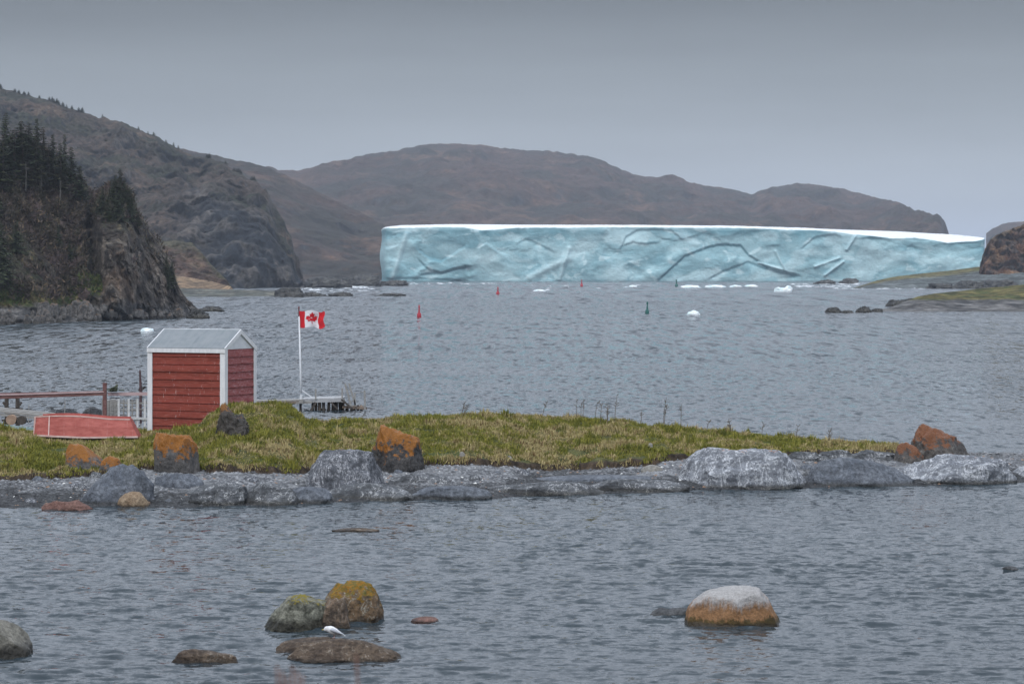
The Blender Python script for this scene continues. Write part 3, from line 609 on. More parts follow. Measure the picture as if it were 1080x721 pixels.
# pebbles and slate shards on the beach
def pebbles(n, name, label, smin, smax, seed, flat=0.5, colf=None, region=None, mat=None):
    rg = np.random.default_rng(seed); u = rg.uniform(-480, 1480, n) if region is None else rg.uniform(region[0], region[1], n)
    Ys0 = YW(ip(u, SH)); Y = Ys0 + rg.uniform(0.0, 6.5, n); z, g, ys, yg, yc = spit(u, Y)
    ok = ((g < 0.2) & (Y < yg + 0.15) | (u > GRS_END)) & (z > -0.02)
    u, Y, z = u[ok], Y[ok], z[ok]; X = (u - CX) / F * Y; m = len(X); s = smin + (smax - smin) * rg.random(m) ** 3
    ico = [(0, 0, 1), (1, 0, 0), (0.2, 0.95, 0), (-0.9, 0.35, 0), (-0.6, -0.8, 0), (0.5, -0.85, 0)]
    ico = np.array(ico, float); tri = np.array([(0, 1, 2), (0, 2, 3), (0, 3, 4), (0, 4, 5), (0, 5, 1)])
    sh = ico[None] * (1 + rg.uniform(-0.3, 0.3, (m, 6, 1))); a = rg.uniform(0, 6.28, m)
    x2 = sh[..., 0] * np.cos(a)[:, None] - sh[..., 1] * np.sin(a)[:, None]; y2 = sh[..., 0] * np.sin(a)[:, None] + sh[..., 1] * np.cos(a)[:, None]
    V = np.stack([X[:, None] + x2 * s[:, None], Y[:, None] + y2 * s[:, None], z[:, None] - 0.004 + sh[..., 2] * s[:, None] * flat], -1).reshape(-1, 3)
    b = rg.random(m); c = lerp3((0.09, 0.095, 0.105), (0.30, 0.31, 0.325), b ** 1.6); wetz = sm(0.30, 0.14, z)[:, None]; c = c * (1 - 0.68 * wetz)
    rare = rg.random(m); c = np.where((rare < 0.007)[:, None], np.array((0.62, 0.62, 0.60)), c); c = np.where((rare > 0.97)[:, None], np.array((0.26, 0.17, 0.12)), c)
    T3 = (np.arange(m)[:, None, None] * 6 + tri[None]).reshape(-1, 3)
    o = npmesh(name, V, T3, leafmat('pebble_' + name), smooth=False, col=np.repeat(c, 6, 0)); tag(o, label, 'pebbles', kind='stuff')
pebbles(70000, 'pebbles', 'grey beach pebbles below the grass bank of the spit', 0.015, 0.075, 61)

# ------------------------------------------------------------------ rocks
_ico = {}
def ico(n):
    if n not in _ico:
        bm = bmesh.new(); bmesh.ops.create_icosphere(bm, subdivisions=n, radius=1.0)
        _ico[n] = (np.array([v.co[:] for v in bm.verts]), np.array([[v.index for v in f.verts] for f in bm.faces])); bm.free()
    return _ico[n]
def rock(label, x0, x1, yt, yb, mat, where='water', name='boulder', cat='rock', depth=0.8, prof=None, planes=7, seed=1, rough=0.10, lvl=5, q=0.85, sink=0.25, Y=None, z=None, group=None, rz=None, fine=1.0):
    rg = np.random.default_rng(seed); V, T = ico(lvl); p = V.copy()
    px = (x0 + x1) / 2
    if where == 'water': Yf = YW(yb); z0 = 0.0
    elif where == 'land': Yf, z0 = ground_at(px, yb)
    else: Yf, z0 = Y, z
    a = (x1 - x0) / 2 / F * Yf; b = a * depth; Yc = Yf + b * 0.8; H = CAMZ + (HY - yt) / F * (Yf + b * 0.7) - z0
    q = min(0.97, q + 0.1); p = np.sign(p) * np.abs(p) ** q; p[:, 2] = p[:, 2] / p[:, 2].max()
    if prof is not None:
        h = ip(p[:, 0], prof); zm = np.clip(1 - np.clip(np.abs(p[:, 0]), 0, 1) ** (2 / q), 0, 1) ** (q / 2); zz = np.clip(p[:, 2] / np.maximum(zm, 0.12), 0, 1)
        p[:, 2] = np.where(p[:, 2] > 0, zz * h, p[:, 2])
    for k in range(planes):
        nrm = rg.normal(0, 1, 3); nrm[2] = abs(nrm[2]) * 0.8 + 0.05; nrm[1] = -abs(nrm[1]) if k % 3 else nrm[1]; nrm /= np.linalg.norm(nrm)
        mx_ = np.percentile(p @ nrm, 99.5); e = p @ nrm - mx_ * rg.uniform(0.74, 0.93); p -= np.where(e > 0, e, 0)[:, None] * nrm * 0.9
    o = rg.uniform(0, 50, 3); n1 = fbm(p[:, 0] * 1.4 + o[0], p[:, 1] * 1.4 + o[1], p[:, 2] * 1.4 + o[2], 6, seed, 0.55)
    n2 = ridged(p[:, 0] * 2.2 + o[1], p[:, 1] * 2.2 + o[2], p[:, 2] * 2.2 + o[0], 4, seed + 3) - 0.6
    p = p * (1 + (rough * n1 + rough * 0.55 * fine * n2)[:, None])
    p[:, 0] = (p[:, 0] - p[:, 0].min()) / np.ptp(p[:, 0]) * 2 - 1
    p[:, 2] = np.where(p[:, 2] > 0, p[:, 2] / max(p[:, 2].max(), 1e-6), p[:, 2] * sink / H * max(H, 0.25))
    n3 = fbm(p[:, 0] * 3.1 * a / b + o[0], p[:, 1] * 3.1 + o[1], p[:, 2] * 3.1 + o[2], 5, seed + 9, 0.6); crag = 1 - np.abs(fbm(p[:, 0] * 2.3 + o[2], p[:, 1] * 2.3 + o[1], p[:, 2] * 2.3 + o[0], 4, seed + 21)) * 2
    k3 = (0.30 * rough * n3 + 0.22 * rough * (crag - 0.6))[:, None]; ctr = np.array([0, 0, 0.35]); p = p + (p - ctr) * k3 * np.array([0.5, 1.0, 1.0])
    p[:, 2] /= max(p[:, 2].max(), 1e-6) if p[:, 2].max() > 0 else 1
    W = np.stack([p[:, 0] * a, p[:, 1] * b, np.where(p[:, 2] > 0, p[:, 2] * H, p[:, 2] * 1.0)], -1)
    base = ((px - CX) / F * Yc, Yc, z0)
    ob = npmesh(name, W, T, mat, smooth=True); ob.location = tuple(float(v) for v in base)
    return tag(ob, label, cat, group)
OR = (0.86, 0.33, 0.022)
M_white = rock_mat('guano_boulder', (0.085, 0.055, 0.018), (0.06, 0.045, 0.018), 2.2, bands=[(0.43, (0.27, 0.145, 0.068), 0.03), (0.70, (0.37, 0.36, 0.355), 0.11)], wet=0.05, bump=0.02)
M_round = rock_mat('lichen_granite', (0.045, 0.038, 0.028), (0.20, 0.13, 0.075), 4.2, lichen=(0.34, 0.165, 0.015), lichen2=(0.075, 0.08, 0.02), lam=0.8, lz=0.45, streak=(0.34, 0.33, 0.28), sam=0.25, wet=0.07)
M_round2 = rock_mat('knobby_brown_rock', (0.05, 0.04, 0.032), (0.21, 0.15, 0.105), 5.0, streak=(0.30, 0.27, 0.23), sam=0.2, wet=0.12, wetcol=0.3)
M_wedge = rock_mat('pale_granite', (0.045, 0.047, 0.034), (0.27, 0.27, 0.22), 6.0, lichen=(0.30, 0.22, 0.02), lichen2=(0.15, 0.14, 0.03), lam=0.2, lz=0.52, wet=0.16, wetcol=0.22)
M_brown = rock_mat('wet_brown_rock', (0.042, 0.029, 0.021), (0.125, 0.092, 0.066), 3.5, streak=(0.33, 0.30, 0.26), sam=0.12, wet=0.04, wetcol=0.45)
M_grey = rock_mat('grey_boulder_rock', (0.13, 0.125, 0.105), (0.22, 0.21, 0.18), 2.5, lichen=(0.13, 0.12, 0.05), lam=0.1, lz=0.6, wet=0.20, wetcol=0.12)
M_dark = rock_mat('dark_slate', (0.035, 0.038, 0.042), (0.085, 0.088, 0.092), 3, wet=0.04)
M_orange = rock_mat('orange_lichen_rock', (0.16, 0.16, 0.175), (0.27, 0.265, 0.28), 3, lichen=OR, lam=1.0, lz=0.36, wet=0.0)
M_orange2 = rock_mat('orange_lichen_dark_rock', (0.03, 0.03, 0.036), (0.15, 0.15, 0.165), 2.6, lichen=OR, lam=1.15, lz=0.40, streak=(0.32, 0.31, 0.32), sam=0.15, wet=0.0)
M_rust = rock_mat('rusty_lichen_rock', (0.11, 0.105, 0.11), (0.27, 0.255, 0.26), 2.2, lichen=(0.54, 0.20, 0.07), lam=0.9, lz=0.36, streak=(0.5, 0.5, 0.5), sam=0.2, wet=0.0)
M_slate = rock_mat('blue_slate', (0.085, 0.098, 0.12), (0.15, 0.165, 0.19), 2.0, strata=((2.5, 2.5, 0.8), (0.3, 0.5, 0), (0.065, 0.072, 0.085)), wet=0.10, wetcol=0.4)
M_stripe = rock_mat('striped_slate', (0.055, 0.060, 0.070), (0.115, 0.122, 0.138), 2.5, streak=(0.50, 0.51, 0.54), sam=0.30, sdir=(3.6, 3.6, 0.28), ss=1.8, lichen=OR, lam=-0.1, lz=0.62, wet=0.05)
M_vein = rock_mat('veined_slate', (0.12, 0.13, 0.15), (0.24, 0.255, 0.28), 2.2, streak=(0.52, 0.54, 0.57), sam=0.42, ss=1.9, sdir=(1.5, 1.5, 0.8), lichen=(0.60, 0.21, 0.05), lam=-0.05, lz=0.62, wet=0.10, wetcol=0.3)
M_shelf = rock_mat('grey_ledge', (0.055, 0.06, 0.067), (0.14, 0.148, 0.16), 1.8, strata=((0.6, 1, 6), (0.1, 0.1, 0.3), (0.05, 0.053, 0.058)), streak=(0.5, 0.51, 0.52), sam=0.22, wet=0.12, wetcol=0.38)
M_mound = rock_mat('mound_rock', (0.075, 0.066, 0.060), (0.17, 0.155, 0.15), 3, lichen=(0.70, 0.30, 0.05), lam=0.5, lz=0.50, wet=0.0)
M_red = rock_mat('reddish_rock', (0.12, 0.060, 0.048), (0.20, 0.115, 0.095), 4, wet=0.03)
M_tan = rock_mat('tan_rock', (0.19, 0.13, 0.08), (0.29, 0.22, 0.15), 3, wet=0.05)
M_whites = rock_mat('white_quartz', (0.55, 0.56, 0.57), (0.72, 0.72, 0.72), 4, wet=0.0)

# boulders in the near water
rock('big round boulder with a white guano cap over a rusty orange band', 721.5, 829.5, 617.5, 661, M_white, prof=[(-1, 0.25), (-0.93, 0.42), (-0.8, 0.62), (-0.55, 0.86), (-0.3, 0.95), (0.0, 1.0), (0.3, 0.99), (0.6, 0.88), (0.8, 0.70), (0.93, 0.46), (1, 0.2)], planes=4, seed=5, rough=0.06, q=0.7, lvl=6)
rock('low dark rock awash just left of the white-capped boulder', 683, 728, 640, 649.5, M_dark, prof=[(-1, 0.1), (-0.6, 0.7), (-0.4, 0.9), (0, 0.7), (0.6, 1.0), (1, 0.9)], planes=5, seed=6, lvl=4)
rock('round brown boulder with orange lichen, taller of the pair in the near water', 336, 405, 611.5, 656.5, M_round, prof=[(-1, 0.3), (-0.8, 0.72), (-0.5, 0.93), (-0.1, 1.0), (0.3, 0.98), (0.6, 0.88), (0.85, 0.62), (1, 0.35)], planes=5, seed=7, rough=0.10, q=0.86, lvl=6)
rock('pale granite boulder with yellow lichen sloping left of the round one', 276, 353, 627.5, 664, M_wedge, prof=[(-1, 0.08), (-0.85, 0.35), (-0.5, 0.62), (-0.2, 0.86), (0.1, 1.0), (0.5, 0.95), (0.8, 0.75), (1, 0.4)], planes=6, seed=8, rough=0.13, q=0.85, lvl=6)
rock('knobby brown rock wedged in front between the lichened pair', 338, 372, 629, 663, M_round2, planes=6, seed=17, rough=0.14, depth=0.6)
rock('small flat reddish rock right of the round lichen boulder', 433, 463, 650, 656, M_red, planes=4, seed=9, lvl=4, rough=0.08)
rock('low brown rock behind, half hidden where the gull stands', 290, 378, 671.5, 690.5, M_brown, prof=[(-1, 0.3), (-0.8, 0.75), (-0.3, 1), (0.3, 0.95), (1, 0.6)], planes=4, seed=10, rough=0.08, q=0.75, depth=0.55)
rock('long low brown rock in front of the gull, tapering to the right', 301, 424, 673.5, 698, M_brown, prof=[(-1, 0.15), (-0.8, 0.6), (-0.5, 0.88), (-0.1, 1.0), (0.3, 0.9), (0.6, 0.66), (0.85, 0.4), (1, 0.15)], planes=4, seed=11, rough=0.09, q=0.8, depth=0.5, lvl=6)
rock('low brown rock alone, leftmost of the brown rocks near the bottom', 180, 251, 684, 699, M_brown, prof=[(-1, 0.3), (-0.8, 0.8), (-0.3, 1), (0.2, 0.85), (0.5, 0.65), (0.85, 0.5), (1, 0.2)], planes=5, seed=12, rough=0.09, depth=0.5)
rock('grey boulder with a dark wet base cut by the left edge', -46, 34.5, 653.5, 694, M_grey, prof=[(-1, 0.3), (-0.6, 0.9), (0, 1.0), (0.4, 0.97), (0.75, 0.85), (0.93, 0.68), (1, 0.5)], planes=6, seed=13, rough=0.06, q=0.62, lvl=6)
rock('thin dark rock barely above the water off the beach', 350, 402, 556.5, 560.5, M_brown, prof=[(-1, 0.3), (-0.5, 0.8), (0, 1), (0.6, 0.8), (1, 0.2)], seed=14, lvl=4, depth=0.35)
rock('small dark rock awash near the right edge', 1056, 1075, 596.5, 602, M_dark, seed=15, lvl=4, planes=4)

# rocks of the spit, left to right
rock('reddish flat rock at the water edge, left end of the beach', 43, 99, 527, 538.5, M_red, prof=[(-1, 0.5), (-0.5, 0.9), (0, 0.85), (0.5, 1), (1, 0.6)], planes=6, seed=20, lvl=5, depth=0.4)
rock('orange-lichened boulder in the grass below the red boat', 68, 113, 467.5, 497, M_orange, 'land', prof=[(-1, 0.7), (-0.8, 1), (-0.2, 0.92), (0.3, 0.8), (1, 0.35)], planes=6, seed=21, rough=0.08)
rock('small bright orange-topped rock behind the slate slab', 104, 130, 480.5, 497, M_orange, 'land', planes=5, seed=22, rough=0.08, lvl=4)
rock('large smooth blue-grey slate slab sloping left on the beach', 82, 166, 489, 532, M_slate, 'land', prof=[(-1, 0.05), (-0.8, 0.3), (-0.5, 0.68), (-0.25, 0.92), (0.1, 1.0), (0.6, 0.97), (0.85, 0.85), (1, 0.5)], planes=10, seed=23, rough=0.12, lvl=6, q=0.75)
rock('rounded tan boulder at the foot of the slate slab', 124, 158, 518, 534, M_tan, 'land', planes=3, seed=24, rough=0.05, q=0.75)
rock('tall boulder under bright orange lichen in front of the shed', 161, 211, 456, 498, M_orange, 'land', prof=[(-1, 0.75), (-0.8, 0.9), (-0.3, 1.0), (0.3, 0.96), (0.7, 0.85), (1, 0.5)], planes=8, seed=25, rough=0.12, q=0.75, lvl=6)
for i, (a, b, t_, bb, lb) in enumerate([(160, 215, 499, 515, 'flat grey ledge on the pebbles below the shed boulder'), (198, 262, 508, 533, 'low dark slate hump at the water below the shed'), (250, 315, 508, 533, 'rounded dark slate hump left of the striped rock'),
        (296, 352, 513, 531, 'wet dark ledge at the foot of the striped rock'), (404, 480, 500, 509, 'thin grey ledge on the pebbles right of the striped rock'), (340, 440, 509, 528, 'long wet ledge at the water below the lichened boulder'), (430, 520, 512, 527, 'flat wet ledge in mid beach'),
        (505, 640, 507, 524, 'long low dark ledge along the mid shoreline'), (610, 730, 505, 519, 'dark ledge with pale growth at the right of the beach'), (560, 700, 501, 508, 'thin upper ledge under the pebbles left of the veined rock')]):
    rock(lb, a, b, t_, bb, M_shelf if i % 3 else M_slate, 'land', 'rock_ledge', 'rock ledge', prof=None, planes=9, seed=40 + i, rough=0.10, depth=0.35 if b - a > 70 else 0.6, q=0.7)
rock('slate boulder with pale vertical stripes left of the lichened boulder', 312, 408, 473.5, 516, M_stripe, 'land', prof=[(-1, 0.15), (-0.85, 0.5), (-0.6, 0.88), (-0.3, 1.0), (0.2, 0.98), (0.6, 0.92), (1, 0.85)], planes=8, seed=27, rough=0.10, q=0.7, lvl=6)
rock('angular dark boulder capped with orange lichen at mid beach', 388, 450, 447.5, 497, M_orange2, 'land', prof=[(-1, 0.35), (-0.82, 0.6), (-0.64, 1.0), (-0.3, 0.95), (0.1, 0.86), (0.5, 0.74), (0.8, 0.6), (1, 0.25)], planes=9, seed=38, rough=0.13, q=0.7, lvl=6)
rock('dark rock with an orange top set in the grass hummock by the shed', 225, 266, 424, 461, M_mound, 'land', prof=[(-1, 0.55), (-0.8, 0.92), (-0.5, 1.0), (-0.1, 0.7), (0.5, 0.6), (1, 0.35)], planes=10, seed=29, rough=0.28, q=0.7, lvl=6)
rock('long slate outcrop laced with white quartz veins', 706, 852, 472, 514, M_vein, 'land', 'rock_outcrop', 'rock', prof=[(-1, 0.15), (-0.85, 0.45), (-0.6, 0.85), (-0.4, 1.0), (0, 0.92), (0.25, 0.98), (0.6, 0.92), (0.85, 0.62), (1, 0.3)], planes=7, seed=36, rough=0.11, q=0.7, lvl=6, depth=0.42)
rock('smooth grey ledge right of the quartz-veined outcrop', 840, 966, 482, 513, M_slate, 'land', 'rock_ledge', 'rock ledge', prof=[(-1, 0.35), (-0.8, 0.7), (-0.5, 0.95), (-0.2, 1.0), (0.3, 0.85), (0.7, 0.7), (1, 0.4)], planes=8, seed=31, rough=0.08, q=0.7, lvl=6, depth=0.4)
rock('grey rock shelf streaked white below the rusty boulder', 935, 1080, 479, 511, M_vein, 'land', 'rock_ledge', 'rock ledge', prof=[(-1, 0.4), (-0.6, 0.75), (-0.2, 0.95), (0.2, 1.0), (0.7, 0.85), (1, 0.7)], planes=9, seed=32, rough=0.15, q=0.7, lvl=6, depth=0.35)
rock('streaked shelf running out of the right edge of the photo', 1060, 1230, 482, 508, M_vein, 'land', 'rock_ledge', 'rock ledge', planes=9, seed=33, rough=0.10, q=0.7, lvl=5, depth=0.35)
rock('big rust-lichened boulder at the right tip of the grass', 961, 1026, 446.5, 487, M_rust, 'land', prof=[(-1, 0.55), (-0.85, 0.9), (-0.6, 1.0), (-0.2, 0.92), (0.1, 0.75), (0.4, 0.62), (0.7, 0.42), (1, 0.08)], planes=10, seed=34, rough=0.16, q=0.7, lvl=6)
rock('smaller pinkish boulder leaning left of the rust-lichened one', 942, 975, 466, 488, M_rust, 'land', prof=[(-1, 0.4), (-0.7, 0.95), (-0.2, 1), (0.5, 0.75), (1, 0.3)], planes=6, seed=35, rough=0.07, q=0.7)
for i, (a, b, t_, bb, lb) in enumerate([(828, 870, 476, 486, 'shattered slate slab at the grass edge, left piece'), (862, 905, 474, 485, 'shattered slate slab at the grass edge, middle piece'), (898, 945, 474, 484, 'shattered slate slab at the grass edge, right piece')]):
    rock(lb, a, b, t_, bb, M_shelf, 'land', 'slate_slab', 'rock', planes=10, seed=60 + i, rough=0.16, depth=0.5, q=0.7)
for a, b, t_, bb, lb in [(484, 491, 476, 482, 'small white stone at the grass edge, mid spit'), (535, 540, 480, 484, 'tiny white stone at the grass edge right of the larger one'), (676, 700, 490, 498, 'flat white stone left of the quartz-veined outcrop'), (683, 689, 467, 473, 'small pale stone lying in the eroded bank')]:
    rock(lb, a, b, t_, bb, M_whites, 'land', 'white_stone', 'stone', planes=5, seed=int(a), lvl=3, rough=0.08)
rg_ = np.random.default_rng(77)
for i in range(46):
    px = float(rg_.uniform(10, 1060)); py = float(ip(px, GE) + (ip(px, SH) - ip(px, GE)) * rg_.uniform(0.12, 0.9)); s = float(rg_.uniform(3, 9))
    rock('small grey stone lying loose among the beach pebbles', px - s, px + s, py - s * 0.75, py, [M_slate, M_shelf, M_stripe][i % 3], 'land', 'beach_stone', 'stone', planes=6, seed=100 + i, lvl=3, rough=0.12, group='loose stones on the beach')
rock('dark wet rock rubble behind the red boat, longer piece', 52, 88, 430.5, 438, M_dark, 'at', 'rubble_rock', planes=8, seed=70, rough=0.25, depth=0.5, Y=104, z=0.55)
rock('dark wet rock rubble by the grey block, shorter piece', 84, 111, 428.5, 438, M_dark, 'at', 'rubble_rock', planes=8, seed=71, rough=0.25, depth=0.5, Y=104, z=0.55)
# far rocks
M_farrock = rock_mat('sea_rock', (0.035, 0.037, 0.04), (0.10, 0.098, 0.09), 0.25, wet=0.3, wetcol=0.6, bump=0.4)
for i, (a, b, t_, bb, lb) in enumerate([(312, 372, 291, 303.5, 'dark reef at the foot of the dark cliff'), (355, 405, 288.5, 301.5, 'craggy reef left of the iceberg'), (395, 432, 295, 301.5, 'low reef touching the left end of the iceberg'), (288, 322, 302.5, 313, 'brown rock at the tip of the gravel point'),
        (316, 345, 307.5, 312.5, 'thin rock off the gravel point'), (342, 373, 307.5, 312.5, 'flat dark rock in the channel left of the two reefs'), (393, 430, 308.8, 312.2, 'thin rock awash below the left end of the iceberg'), (196, 222, 325, 336, 'jagged rock at the toe of the wooded headland'),
        (206, 239, 322.5, 328.5, 'small dark rock just off the wooded headland'), (857, 883, 294.5, 299.5, 'flat dark rock in front of the iceberg, left of two'), (884, 906, 293, 299, 'domed dark rock in front of the iceberg, right of two'), (870, 889, 323.5, 330, 'black rock, outermost off the right shore'),
        (886, 901, 327, 330, 'flat black rock next to the outermost one off the right shore'), (902, 920, 322.5, 329.5, 'upright dark rock near the tip of the right shore'), (917, 932, 325, 329, 'small dark rock at the very tip of the right shore'), (934, 958, 315.5, 323, 'dark boulder at the edge of the right shore grass'),
        (950, 970, 314, 321, 'second dark boulder on the right shore grass edge'), (976, 1012, 298, 304.5, 'grey rocks below the far grassy shore'), (1003, 1042, 295, 304.5, 'larger grey rocks below the far grassy shore'), (1030, 1078, 294, 304, 'grey rocks under the rusty outcrop'), (700, 0, 0, 0, '')]):
    if b == 0: continue
    Yk = YW(bb); rock(lb, a, b, t_, bb, M_farrock, name='sea_rock', planes=8, seed=140 + i, rough=0.30 if b - a > 25 else 0.2, depth=0.6, q=0.75, sink=1.0, lvl=5, fine=1.6)
M_shore = rock_mat('headland_boulder', (0.035, 0.034, 0.035), (0.17, 0.16, 0.15), 1.3, lichen=(0.17, 0.11, 0.07), lam=0.2, lz=0.5, wet=0.3, wetcol=0.4, bump=0.1)
k = 0
for i in range(74):
    px = float(rg_.uniform(-10, 196)) if i > 12 else float(rg_.uniform(60, 118)); r_ = rg_.random(); py = 339.5 - px * 0.025 - r_ * (13 if px < 120 else 5); s = float(rg_.uniform(1.8, 4.8) * (1 + 0.8 * (rg_.random() < 0.25)))
    pt = on_hill('near_headland', px, py)
    big = s > 6.2
    o = rock('grey boulder tumbled on the shore below the wooded headland', px - s, px + s, py - s * 1.25, py, M_shore, 'at', 'shore_boulder', 'rock', planes=9, seed=200 + i, rough=0.14, lvl=4, q=0.75, Y=float(pt[1]) - 0.4, z=float(pt[2]) - 0.15, group='boulders along the foot of the wooded headland', sink=0.6)

# ------------------------------------------------------------------ ice pieces and foam
n = NB('floating_ice', 0.4); a = n.noise(n.tc.outputs['Object'], 0.8, 4, 0.6); M_ice = n.done(n.mix(n.rng(a, 0.35, 0.65), (0.62, 0.78, 0.82), (0.84, 0.87, 0.88)), n.bump(a, 0.3), spec=0.3)
for i, (a, b, t_, bb, pr, lb) in enumerate([(815, 836, 301, 307.5, [(-1, 0.6), (-0.6, 0.7), (-0.2, 0.55), (0.2, 0.5), (0.6, 1.0), (0.8, 0.9), (1, 0.5)], 'white ice chunk with a notched top near the right shore'), (724, 739, 327, 332, [(-1, 0.9), (-0.5, 0.8), (0, 1), (0.5, 0.7), (1, 0.3)], 'small wedge of floating ice, nearest in the channel'),
        (717, 741, 300.4, 303.4, None, 'flat white ice floe below the arched crack of the iceberg'), (743, 766, 300.3, 302.8, None, 'second flat floe right of the green buoy'), (769, 783, 300.3, 302.6, None, 'short flat floe, third in the row below the iceberg'), (785, 800, 300, 302.2, None, 'thin floe at the right end of the row'),
        (562, 576, 305, 307, None, 'speck of ice left of the middle red buoy'), (663, 672, 300.5, 302.5, None, 'tiny ice piece left of the far green buoy'), (148, 163, 345.5, 349.5, None, 'small pale ice piece below the wooded headland')]):
    o = rock(lb, a, b, t_, bb, M_ice, name='ice_chunk', cat='ice', prof=pr, planes=8, seed=260 + i, rough=0.2, depth=0.5, sink=0.5, lvl=4)
FOAM = simple_mat('foam', (0.55, 0.60, 0.63), (0.75, 0.78, 0.80), 1.5, 0.8)
def foam():
    rg = np.random.default_rng(5); V = []; Q = []
    for (x0, x1, y0, y1, cnt) in [(318, 345, 303, 306, 60), (364, 386, 300.5, 304, 150), (325, 400, 304, 309, 60), (835, 905, 299, 300.4, 60), (840, 900, 301.2, 302.6, 90), (880, 1030, 303.9, 304.6, 60), (560, 580, 304, 307, 16), (150, 165, 346, 349, 10), (405, 520, 298.2, 299.5, 40), (540, 700, 299, 304, 24)]:
        for _ in range(int(cnt * 0.45)):
            u, v = rg.uniform(x0, x1), rg.uniform(y0, y1); Yc = YW(v); x = (u - CX) / F * Yc; a = rg.uniform(0.3, 1.5) * Yc / 1000; b = a * rg.uniform(0.8, 1.6); h = rg.uniform(0.05, 0.2) * Yc / 1000 
            k0 = len(V); pts = [(x - a, Yc, 0.0), (x, Yc - b, 0.0), (x + a, Yc, 0.0), (x, Yc + b, 0.0), (x + rg.uniform(-.3, .3) * a, Yc, h)]
            V += pts; Q += [(k0, k0 + 1, k0 + 4), (k0 + 1, k0 + 2, k0 + 4), (k0 + 2, k0 + 3, k0 + 4), (k0 + 3, k0, k0 + 4)]
    tag(npmesh('sea_foam', V, Q, FOAM, smooth=False), 'white foam where small waves break on the far reefs', 'foam', kind='stuff')
foam()

# ------------------------------------------------------------------ trees
BARK = simple_mat('spruce_bark', (0.055, 0.045, 0.036), (0.12, 0.10, 0.085), 4, 0.9, (1, 1, 0.3))
NEED = leafmat('spruce_needles')
def spruce_mesh(seed, H=6.0, Wd=1.35, dens=1.0, gaps=0.15, tone=(0.040, 0.052, 0.030)):
    rg = np.random.default_rng(seed); V = []; C = []; nl = int(30 * dens)
    lopside = rg.uniform(-0.25, 0.25, 2)
    for i in range(nl):
        t = 0.06 + 0.94 * i / nl; z = H * t; Lmax = Wd * (1 - t) ** 0.8 * (0.85 + 0.3 * rg.random()) + 0.10; nb = int(7 + 7 * (1 - t))
        for k in range(nb):
            if rg.random() < gaps: continue
            a = rg.uniform(0, 6.283); L = Lmax * rg.uniform(0.55, 1.12) * (1 + lopside[0] * math.cos(a) + lopside[1] * math.sin(a)); dx, dy = math.cos(a), math.sin(a)
            droop = rg.uniform(0.08, 0.38) * (1 - 0.6 * t)
            for s in range(int(5 + 6 * L)):
                f = (s + rg.random()) / (5 + 6 * L); r = L * f; zz = z - droop * r + 0.10 * r * f; wdt = 0.26 * (1 - 0.6 * f) * (0.5 + 0.5 * min(L, 1))
                c = np.array((dx * r, dy * r, zz + rg.uniform(-.04, .04))); e1 = np.array((-dy, dx, rg.uniform(-.5, .5))) * wdt; e2 = np.array((dx, dy, -droop - 0.2 + rg.uniform(-.5, .5))) * wdt * rg.uniform(0.7, 1.3)
                V += [c - e1 * rg.uniform(.5, 1), c + e1 * rg.uniform(.5, 1), c + e2]; b = rg.uniform(0.6, 1.7); cc = np.array(tone) * b + np.array((0.012, 0.010, 0.0)) * (f > 0.7) * rg.random(); C += [cc] * 3
    V = np.array(V); return V, np.arange(len(V)).reshape(-1, 3), np.array(C)
PROTO = []
def make_spruce(seed, **kw):
    V, T, C = spruce_mesh(seed, **kw); H = kw.get('H', 6.0); root = empty('spruce_tree', (0, 0, 0))
    cr = npmesh('crown', V, T, NEED, smooth=False, col=C, parent=root)
    mb = MB(); mb.tube([(0, 0, -0.6), (0.02, 0, H * 0.3), (-0.02, 0.02, H * 0.7), (0, 0, H * 1.0)], [0.13, 0.10, 0.05, 0.012], 7); mb.build('trunk', BARK, root, smooth=True)
    return root
def copy_tree(o, parent=None):
    c = o.copy(); COL.objects.link(c); c.parent = parent
    for ch in o.children: copy_tree(ch, c)
    return c
protos = [make_spruce(1), make_spruce(2, Wd=1.1, gaps=0.28), make_spruce(3, Wd=1.7, gaps=0.1), make_spruce(4, Wd=0.95, gaps=0.35, dens=0.8, tone=(0.034, 0.036, 0.02)), make_spruce(5, Wd=1.5, gaps=0.2, tone=(0.028, 0.036, 0.016))]
used = [False] * len(protos)
def place_tree(i, loc, h, label, group, ws=1.0):
    if not used[i]: o = protos[i]; used[i] = True
    else: o = copy_tree(protos[i])
    o.location = tuple(float(v) for v in loc); s = h / 6.0; o.scale = (s * ws, s * ws, s); o.rotation_euler = (0, 0, random.uniform(0, 6.28))
    tag(o, label, 'tree', group)
    return o
def tree_at(px, ptop, pbase, i, label, group, hill_='near_headland', ws=1.0):
    p = on_hill(hill_, px, pbase); top = CAMZ + (HY - ptop) / F * p[1]; place_tree(i, p - np.array((0, 0, 0.2)), max(0.6, top - p[2] + 0.2), label, group, ws)
for px, pt_, pb, i, lb, ws in [(8, 118, 178, 2, 'tall dark spruce, highest on the wooded headland at the left edge', 1.0), (126, 177, 214, 4, 'bushy spruce standing alone on top of the rock bluff', 1.25), (2, 232, 302, 2, 'dark conical spruce low on the slope at the left edge', 1.05),
                               (70, 141, 182, 1, 'slim spruce at the right end of the ridge stand', 1.0), (178, 268, 290, 4, 'small windblown spruce clinging to the end of the cliff', 1.1)]:
    tree_at(px, pt_, pb, i, lb, 'spruces on the wooded headland', ws=ws)
TL = 'dark spruce in the crowded stand topping the wooded headland'
